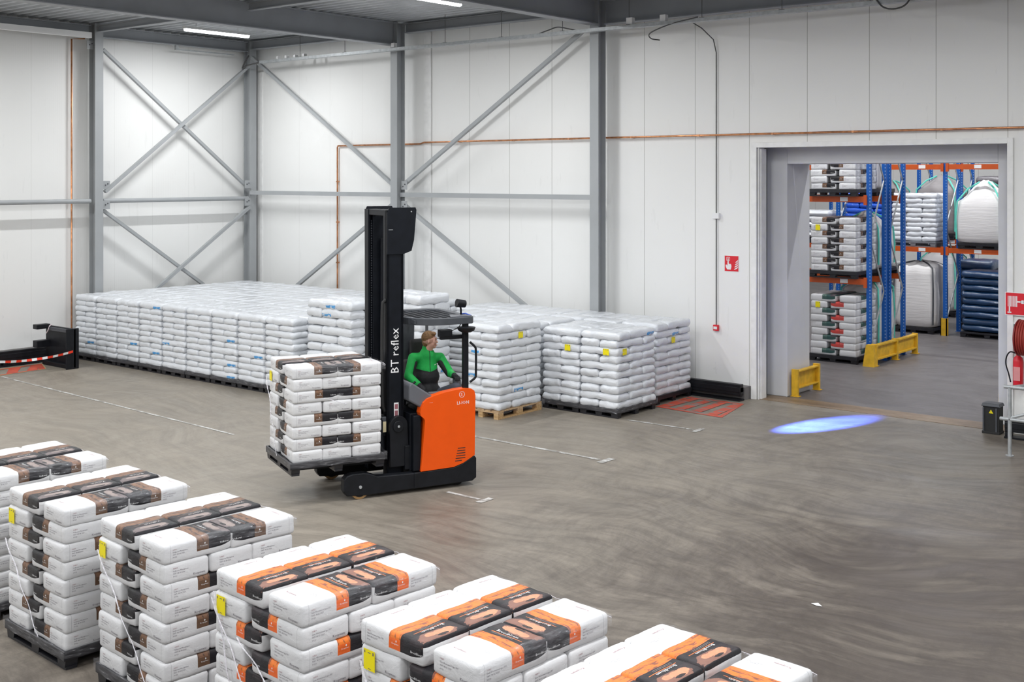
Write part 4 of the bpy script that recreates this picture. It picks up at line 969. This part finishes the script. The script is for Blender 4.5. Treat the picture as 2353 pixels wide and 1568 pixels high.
tag(MB().box(-5.90,-5.82,YA-.045,YA-.036,1.66,1.80).box(-5.895,-5.825,YA-.047,YA-.045,1.69,1.77,1).build('notice',[M['signwhite'],plain('dark_green_notice',(.03,.10,.07),.5)],smooth=0),'small green and red notice above the extinguisher','sign')
ex=thing('fire_extinguisher','red fire extinguisher hung on the wall below the reel','fire extinguisher',(-5.78,YA-.20,.80))
MB().lathe([(0,0),(.07,0),(.078,.02),(.078,.40),(.065,.46),(.03,.49),(.025,.52),(0,.52)],n=24).build('cylinder',M['red'],ex,smooth=40)
MB().box(-.05,.05,-.0805,-.076,.10,.32).build('label_plate',plain('pale_red_label',(.75,.3,.3),.5),ex,smooth=0)
MB().box(-.06,.03,-.015,.015,.52,.55).box(-.02,.02,-.02,.02,.5,.53).box(-.01,.01,.05,.18,.3,.34).build('valve',M['black'],ex,smooth=0)
MB().stube([(-.05,0,.53),(-.12,-.02,.54),(-.17,-.03,.46),(-.18,-.03,.34),(-.14,-.03,.2),(-.11,-.02,.06)],.011,8).build('discharge_hose',M['black'],ex,smooth=60)
# black beam barriers
def beam_barrier(name,p0,p1,h,w,label):
    p0=Vector(p0);p1=Vector(p1)
    t=thing(name,label,'barrier')
    MB().bar(p0+Vector((0,0,h*.62)),p1+Vector((0,0,h*.62)),w,h*.62,mi=0).bar(p0+Vector((0,0,h*.62)),p1+Vector((0,0,h*.62)),w*1.12,h*.30).build('rail',M['black'],t,smooth=0,bevel=.01)
    d=(p1-p0).normalized(); L=(p1-p0).length
    MB().bar(p0+Vector((0,0,.015)),p1+Vector((0,0,.015)),w*1.5,.03).build('foot_plate',M['black'],t,smooth=0)
    k=0
    while k*1.2+.1<L:
        q=p0+d*(.05+k*1.2); MB().bar(q+Vector((0,0,.015)),q+Vector((0,0,h*.4)),w*.8,w*.8,up=(1,0,0)).build('post',M['black'],t,smooth=0); k+=1
    return t
beam_barrier('beam_barrier',(-13.0,19.53,0),(-10.62,19.53,0),.33,.12,'low black beam barrier along the wall, left of the doorway')
beam_barrier('beam_barrier',(-5.92,19.50,0),(-3.0,19.50,0),.33,.12,'low black beam barrier at the wall, right of the doorway')
beam_barrier('beam_barrier',(-24.93,8,0),(-24.93,14.0,0),.36,.12,'scuffed low black barrier along the left wall')
def guard_post(loc,rz,label):
    t=thing('guard_post',label,'guard',loc,rz,'black end guards by the left wall')
    MB().box(-1.15,0,-.03,.03,.02,.86).box(-.03,.0,-.20,.10,.0,.87).build('end_plate',M['black'],t,smooth=0,bevel=.012)
    for z,h in((.80,.10),(.40,.15)): MB().box(-1.14,-.96,-.34,-.02,z,z+h).build('arm',M['black'],t,smooth=0,bevel=.012)
    MB().box(-1.14,-.02,-.12,.10,0,.09).build('foot',M['black'],t,smooth=0,bevel=.01)
    MB().box(-.94,-.05,-.08,-.02,.76,.84).build('cap',M['dgrey'],t,smooth=0,bevel=.01)
    return t
guard_post((-23.47,13.66,0),0,'black guard end plate with tape tied on, left of long white block')
guard_post((-23.6,11.12,0),0,'black guard end plate cut by the left picture edge')
# barrier tape
tm=[M['red'] if 0 else plain('tape_red',(.85,.04,.01),.5),M['signwhite']]
b=MB(); N=22; A=Vector((-23.44,13.60,.36)); B=Vector((-23.57,11.12,.50))
for i in range(N):
    t0,t1=i/N,(i+1)/N
    def Q(t): 
        p=A.lerp(B,t); p.z-=.14*4*t*(1-t); return p
    p0,p1=Q(t0),Q(t1); tw=.02*math.sin(i*.7)
    u=Vector((tw,0,.05)); b.add([p0,p1,p1+u,p0+u],[(0,1,2,3)],i%2); o_=Vector((.002,0,0)); b.add([p0+o_,p1+o_,p1+u+o_,p0+u+o_],[(3,2,1,0)],i%2)
tag(b.build('barrier_tape',tm,smooth=0),'red and white striped tape hanging between the guard posts','tape')
tag(MB().tube([(-24.42,13.66,.88),(-24.40,13.60,.86),(-24.4,13.56,.76),(-24.45,13.55,.70)],.012,6).build('tape_knot',plain('pinkish_film',(.6,.5,.52),.5),smooth=60),'pale knotted film on top of the black guard post','tape')
# pipe rail at the right edge
rr=thing('pipe_railing','galvanised pipe railing guarding the fire point at right edge','railing')
for x in(-5.48,-4.3,-3.2): MB().cyl((x,18.24,0),(x,18.24,1.02),.028,n=12).cyl((x,18.24,0),(x,18.24,.01),.06,n=12).build('post',M['galv'],rr,smooth=40)
MB().cyl((-5.56,18.24,1.02),(-3.2,18.24,1.02),.028,n=12).build('top_rail',M['galv'],rr,smooth=40)
MB().cyl((-5.62,18.24,.54),(-3.2,18.24,.54),.028,n=12).build('lower_rail',M['galv'],rr,smooth=40)
MB().cyl((-5.48,18.24,.56),(-4.3,18.24,1.0),.022,n=10).cyl((-5.48,18.24,1.02),(-5.1,19.0,1.02),.022,n=10).build('diagonal',M['galv'],rr,smooth=40)
dm=MB().box(-.13,.13,-.10,.10,.03,.44).box(-.13,-.10,-.115,-.10,.03,.42,1).box(.07,.10,-.115,-.10,.03,.42,1).box(-.14,.14,-.12,.11,0,.04).add([(-.15,-.13,.44),(.15,-.13,.44),(.15,.12,.44),(-.15,.12,.44),(-.13,-.11,.49),(.13,-.11,.49),(.13,.10,.49),(-.13,.10,.49)],[(3,2,1,0),(4,5,6,7),(0,1,5,4),(1,2,6,5),(2,3,7,6),(3,0,4,7)],1)
d=thing('door_sensor_post','short black bollard with yellow warning triangle by the right jamb','bollard',(-6.18,19.70,0))
dm.build('housing',[M['rubber'],M['dgrey']],d,smooth=0,bevel=.008)
b=MB().add([(-.035,-.102,.33),(.035,-.102,.33),(0,-.102,.39)],[(0,1,2)]).box(-.003,.003,-.104,-.1025,.345,.37,1); b.build('warning_triangle',[M['sticker'],M['ink']],d,smooth=0)['label']='yellow warning triangle'
# yellow steel impact guards
def yguard(loc,rz,L,label,H=.42,nfeet=2):
    t=thing('impact_guard',label,'guard',loc,rz,'yellow steel impact guards')
    b=MB().box(0,.03,.01,L-.01,.14,H-.03).box(.001,.10,.01,L-.01,H-.05,H-.02).box(.001,.10,.01,L-.01,.141,.17)
    b.build('rail',M['yellow'],t,smooth=0,bevel=.006)
    for k in range(nfeet+1):
        y=.0+k*(L-.06)/nfeet; MB().box(-.02,.11,y,y+.06,0,H+.01).box(-.03,.14,y-.03,y+.09,0,.012).build('foot',M['yellow'],t,smooth=0,bevel=.005)
    return t
yguard((-10.12,20.56,0),0,.98,'short yellow impact guard at the left side of the portal',H=.50,nfeet=1)
yguard((-6.45,20.9,0),0,.6,'yellow impact guard just showing behind the black bollard',H=.42,nfeet=1)
# ------------------------------------------------------------------ floor markings
def quad(name,pts,mat,label,z=.004,cat='floor marking'):
    b=MB().add([(x,y,z) for x,y in pts],[tuple(range(len(pts)))]); return tag(b.build(name,M[mat],smooth=0),label,cat)
def line(x0,y0,x1,y1,w,label,tee=None):
    b=MB(); d=Vector((x1-x0,y1-y0,0)).normalized(); n_=Vector((-d.y,d.x,0))*w/2; L=math.hypot(x1-x0,y1-y0)
    k=0; s=0
    while s<L:
        e=min(L,s+rnd.uniform(.5,1.3)); p=Vector((x0,y0,.004))+d*s; q=Vector((x0,y0,.004))+d*(e-.03); o_=n_*rnd.uniform(-.15,.15)
        b.add([p+n_+o_,p-n_+o_,q-n_+o_,q+n_+o_],[(0,1,2,3)]); s=e
    if tee: p=Vector((x1,y1,.005)); t2=n_.normalized()*tee; b.add([p+t2,p-t2,p-t2+d*w*1.6,p+t2+d*w*1.6],[(0,1,2,3)])
    return tag(b.build('floor_line',M['whiteline'],smooth=0),label,'floor marking')
line(-23.7,12.16,-15.5,11.8,.05,'faint white floor line starting from the red hatching at left')
line(-14.6,14.17,-9.98,14.17,.07,'worn white floor line running right from behind the orange truck',.16)
line(-11.3,16.78,-10.0,16.82,.06,'short white floor line in front of the corner black pallet',.16)
line(-10.55,11.45,-9.95,11.45,.06,'very short white floor mark right of the orange truck',.13)
line(-8.5,9.0,-3.5,9.0,.05,'faint white floor line beside the fifth front stack') if 0 else None
def hatch(pts,mat,label,n=4,edge=None):
    (ax,ay),(bx_,by),(cx,cy),(dx,dy)=pts  # A,B,C,D around
    b=MB(); P2=lambda u,v:Vector(((ax*(1-u)+bx_*u)*(1-v)+(dx*(1-u)+cx*u)*v,(ay*(1-u)+by*u)*(1-v)+(dy*(1-u)+cy*u)*v,.005))
    e=.10
    for u0,u1,v0,v1 in((0,1,0,e),(0,1,1-e,1),(0,e*.6,e,1-e),(1-e*.6,1,e,1-e)): b.add([P2(u0,v0),P2(u1,v0),P2(u1,v1),P2(u0,v1)],[(0,1,2,3)])
    up=Vector((0,0,.0015))
    for k in range(n):
        u=k/n; du=.55/n; b.add([P2(u+.01,.1)+up,P2(u+.01+du,.1)+up,P2(min(.99,u+.10+du),.9)+up,P2(min(.97,u+.10),.9)+up],[(0,1,2,3)])
    if edge:
        for u0,u1,v0,v1 in((0,1,-.03,0),(0,1,1,1.03),(-.012,0,0,1),(1,1.012,0,1)): b.add([P2(u0,v0),P2(u1,v0),P2(u1,v1),P2(u0,v1)],[(0,1,2,3)],1)
    return tag(b.build('floor_hatching',[M[mat],M['edgeyellow']],smooth=0),label,'floor marking')
hatch([(-11.55,18.05),(-10.15,17.95),(-10.45,19.3),(-11.6,19.3)],'redpaint','worn red hatched floor marking beside the doorway',4)
hatch([(-23.8,11.0),(-23.95,13.25),(-24.65,13.55),(-24.65,11.0)],'redpaint2','red hatched floor marking with yellow edge by the left wall',5,True)
# small litter
tag(MB().add([(-5.07,10.70,.006),(-5.01,10.73,.015),(-4.95,10.69,.006),(-5.0,10.67,.008)],[(0,1,2,3)]).build('paper_scrap',M['signwhite'],smooth=0),'small pale paper scrap on the open floor at right','litter')
# ------------------------------------------------------------------ STORE ROOM RACKS
def rack(name,label,y0,y1,xs,levels,H=7.6,frames=None,beams_back=True,lab=True):
    t=thing(name,label,'pallet rack',(0,0,0),0,'blue and orange pallet racks')
    for x in xs:
        for y in(y0,y1):
            b=MB().box(-.05,.05,-.035,.035,0.01,H); o=b.build('upright',M['blue_rack'],t,(x,y,0),smooth=0)
            MB().box(-.07,.07,-.07,.07,0,.01).build('foot_plate',M['blue_rack'],o,smooth=0)
        z=.3; k=0
        while z+1.2<H:
            a,c=(y0+.03,y1-.03) if k%2==0 else (y1-.03,y0+.03)
            MB().bar((x,a,z),(x,c,z+1.25),.03,.025,(1,0,0)).build('brace',M['galv'],t,smooth=0); z+=1.25; k+=1
    for i in range(len(xs)-1):
        for z in levels:
            for y in((y0-.045,y1+.045) if beams_back else (y0-.045,)):
                b=MB().box(xs[i]+.05,xs[i+1]-.05,y-.02,y+.02,z-.13,z).box(xs[i]+.03,xs[i]+.10,y-.03,y+.03,z-.19,z+.03).box(xs[i+1]-.10,xs[i+1]-.03,y-.03,y+.03,z-.19,z+.03)
                o=b.build('beam',M['beam'],t,smooth=0)
                if y<y0 and lab:
                    for f in(.30,.80): q=xs[i]+(xs[i+1]-xs[i])*f; MB().box(q-.09,q+.09,y-.024,y-.021,z-.11,z-.02).build('shelf_label',M['signwhite'],o,smooth=0)
    return t
rack('pallet_rack','blue and orange rack nearest the doorway, holding flour pallets',25.1,25.95,[-16.1,-13.3,-10.52],[1.88,3.70])
rack('pallet_rack','second blue rack standing back to back behind the nearest one',26.2,27.05,[-16.1,-13.3,-10.52],[1.88,3.70])
rack('pallet_rack','blue and orange rack across the aisle with white bulk bags',31.0,32.0,[-16.7,-13.88,-10.93,-8.1,-5.2],[2.28,4.46],H=8)
rack('pallet_rack','farthest blue rack seen between the bulk bags',35.2,36.2,[-16.0,-13.2,-11.95,-9.2],[2.28],H=8)
def endguard(x,y0,L,label):
    t=thing('rack_end_guard',label,'guard',(x,y0,0))
    MB().box(0,.05,.15,L,.12,.46).box(0,.10,.15,L,.42,.46).box(0,.10,.15,L,.12,.16).build('rail',M['yellow'],t,smooth=0,bevel=.006)
    for y in(.10,L/2,L-.08): MB().box(-.02,.11,y,y+.07,0,.48).box(-.04,.14,y-.03,y+.1,0,.012).build('foot',M['yellow'],t,smooth=0,bevel=.005)
    MB().prism([(-.14,-.05),(.12,-.05),(.12,.16),(-.14,.16)],'z',0,.02).add([(-.14,-.06,0),(.12,-.06,0),(.09,-.02,.47),(-.08,-.02,.47),(-.14,.12,0),(.12,.12,0),(.09,.12,.47),(-.08,.12,.47)],[(0,1,2,3),(1,5,6,2),(4,0,3,7),(3,2,6,7)]).build('end_shoe',M['yellow'],t,smooth=0)
endguard(-10.40,24.85,2.55,'long yellow guard at the foot of the nearest rack end')
t=thing('upright_protector','small yellow protector on a rack foot across the aisle','guard',(-10.93,30.90,0))
MB().prism([(-.08,-.04),(.08,-.04),(.08,.0),(-.08,.0)],'z',0,.45).box(-.08,-.06,-.04,.1,0,.45).box(.06,.08,-.04,.1,0,.45).build('shell',M['yellow'],t,smooth=0)
def rload(x,y,z,kinds,layers,where,stk=None):
    plastic_pallet((x,y,z),0,1.12,1.22,'black plastic pallet, %s'%where,group='pallets in the racks')
    return stack5(x,y,z+.145,0,kinds,layers,where,'printed bags in the racks')
s=rload(-11.28,25.5,0,['green','redp'],9,'rack floor pallet by yellow guard')
s2=rload(-11.28,25.5,1.88,['brown'],8,'middle shelf of nearest rack')
s3=rload(-11.28,25.5,3.70,['brown'],5,'upper shelf of nearest rack')
for q in(s,s2): sticker(q[1,'left front'],(-.312,.02,0),(0,-1,0),(0,0,1))
def bulkbag(x,y,z,label,mat='bigbag',w=.98,h=1.15,peak=.35,strap=True,rz=0,group=None,base=True,strapmat='teal'):
    t=thing('bulk_bag',label,'bulk bag',(x,y,z+(.145 if base else 0)),rz,'large woven bulk bags in the racks')
    n=12; vs=[];fs=[]; seedv=Vector((x*3,y,z))
    prof=[(.80,0),(.97,.03),(1.03,.12),(1.05,.35),(1.04,.6),(1.0,.85),(.96,.97),(.80,1.06),(.5,1.17),(.25,1.27),(.08,1.3)]
    m=len(prof); K=40
    for r_,hh in prof:
        hz=hh*h if hh<=1 else h+(hh-1)/.3*peak
        for k in range(K):
            a=2*math.pi*k/K; sq=1/(abs(math.cos(a))**5+abs(math.sin(a))**5)**(1/5)
            if hh>1: sq=sq*(.7)+.3*(1+.25*math.cos(4*a+.6))
            nz=noise.noise(Vector((math.cos(a)*2,math.sin(a)*2,hz*9))+seedv)*.02+ (noise.noise(Vector((math.cos(a)*3,math.sin(a)*3,hz*2))+seedv)*.09 if hh>.96 else 0)
            rr_=w/2*r_*sq*(1+nz)
            vs.append((rr_*math.cos(a),rr_*math.sin(a),hz+(noise.noise(Vector((a*2,hz*3,1))+seedv)*.07 if hh>1 else 0)))
    for j in range(m-1):
        for k in range(K): fs.append((j*K+k,j*K+(k+1)%K,(j+1)*K+(k+1)%K,(j+1)*K+k))
    fs+=[tuple(range(K))[::-1],tuple(range((m-1)*K,m*K))]
    MB().add(vs,fs).build('sack',M[mat],t,smooth=60)
    if strap:
        for a,b_ in((-1,-1),(1,-1),(1,1),(-1,1)):
            e=w/2*.93; MB().tube([(a*e,b_*e,.1),(a*e*1.02,b_*e*1.02,h*.6),(a*e*.97,b_*e*.97,h*.98),(a*e*.6,b_*e*.6,h+peak*.6),(a*e*.2,b_*e*.2,h+peak*.95)],.022,6).build('lifting_strap',M[strapmat],t,smooth=60)
    if base: plastic_pallet((x,y,z),rz,1.05,1.10,'black pallet under the %s'%' '.join(label.split()[:6]),group='pallets in the racks')
    return t
bulkbag(-11.75,31.45,0,'large white woven bulk bag on the store floor, open top',h=1.62,peak=.12,w=1.12,strap=True,strapmat='dgrey')
bulkbag(-10.05,31.45,2.28,'white bulk bag with teal straps on upper right shelf',h=1.10,peak=.50,w=1.2)
bulkbag(-12.65,35.6,2.28,'grey and white bulk bag farther back, behind the white stack',mat='bigbagg',h=1.35,peak=.4,w=1.25)
bulkbag(-14.2,35.6,2.28,'slim grey bulk bag seen between the racks at left',mat='bigbagg',h=1.3,peak=.3,w=.9)
bulkbag(-11.2,26.62,1.88,'white bulk bag behind the middle shelf flour pallet',h=.95,peak=.35,w=.98)
bulkbag(-11.2,26.62,0,'pale bulk bag on floor behind the green and red pallet',h=1.45,peak=.2,w=.98)
bulkbag(-11.3,26.62,3.70,'crumpled white sack load on the upper back shelf',h=.8,peak=.3,w=.95,strap=False)
bulkbag(-9.3,35.6,0,'white bulk bag far back, above the dark blue load',h=2.0,peak=.35,w=1.3)
bulkbag(-12.6,35.6,0,'pale bulk bag far back on the floor of last rack',h=1.6,peak=.3,w=1.1)
def lumps(x,y,z,sx,sy,h,label,mat,n=8,cat='wrapped load',base='black_pallet'):
    t=thing('wrapped_load',label,cat,(x,y,z+.15))
    b=MB()
    for i in range(n):
        me=PEBL[i%2] 
        T_=Matrix.Translation((rnd.uniform(-.02,.02),rnd.uniform(-.02,.02),h*(i+.5)/n))@Matrix.Diagonal((sx/.81,sy/.40,h/n/.15*1.04,1))
        b.add([v.co for v in me.vertices],[tuple(q.vertices) for q in me.polygons],0,T_)
    b.build('wrapped_goods',M[mat],t,smooth=60)
    plastic_pallet((x,y,z),0,sx,sy,'pallet under the %s'%label,mat=base,group='pallets in the racks',lip=False)
lumps(-9.85,31.45,0,1.35,1.05,1.55,'dark blue wrapped load on floor at right','pedark',9)
lumps(-10.75,33.2,0,.9,1.0,1.7,'dark blue wrapped load behind the yellow protector','pedark',7)
lumps(-10.9,35.7,2.28,1.35,1.0,1.70,'dark grey wrapped load high up at right','pegrey',7)
lumps(-13.15,31.45,0,1.0,1.05,1.75,'dark blue wrapped load beside the big white bag','pedark',8)
# white and blue bag stacks on the far shelf: individual bags
def simple_stack(x,y,z,nx,layers,T,meshes,what,where,group,base='grey_pallet',name='plastic_bag'):
    plastic_pallet((x,y,z),0,1.2,.95,'%s pallet under %s'%('grey' if base=='grey_pallet' else 'black',where),mat=base,group='pallets in the racks',lip=False)
    for i in range(layers):
        zz=z+.15+(layers-1-i)*T+T/2
        if i%2: pos=[(-.2,-.21,0,'front left'),(-.2,.21,0,'back left'),(.41,0,90,'right')]
        else: pos=[(.2,-.21,0,'front right'),(.2,.21,0,'back right'),(-.41,0,90,'left')]
        for px_,py_,r,w in pos:
            o=bpy.data.objects.new(name,meshes[rnd.randrange(len(meshes))]); COL.objects.link(o); o.location=(x+px_,y+py_,zz); o.rotation_euler[2]=R(r)+rnd.uniform(-.03,.03); o.scale=(1,1,T/.124 if meshes is PEM else T/.15)
            tag(o,'%s, %s layer, %s, %s'%(what,'bottom' if i==layers-1 else ORD[i],w,where),'bag',group)
simple_stack(-11.78,31.45,2.28,3,10,.125,PEM,'white bag','stack on far middle shelf','white bags on the far shelf')
simple_stack(-13.1,31.45,2.28,3,9,.14,PEBL,'bright blue bag','blue stack on far shelf','blue bags on the far shelf',base='black_pallet',name='blue_bag')
b=MB()
lumps(-14.75,31.45,2.28,1.2,1.0,.75,'low white wrapped load on the far shelf at left','pe',5)
def wfar(x,y,label):
    wood_pallet((x,y,0),0,'wooden pallet under %s'%label,group='far wooden pallets')
    t=tag(bpy.data.objects.new('boxed_load',MB().box(-.4,.4,-.6,.6,0,1.0).mesh('boxed_load',[M['lgrey']],0)),label,'wrapped load'); COL.objects.link(t); t.location=(x,y,.146)
for k in range(4): wfar(-17.2+k*1.0,40.5,['pale load far back, first from left','pale load far back, second from left','pale load far back, third from left','pale load far back, fourth from left'][k])
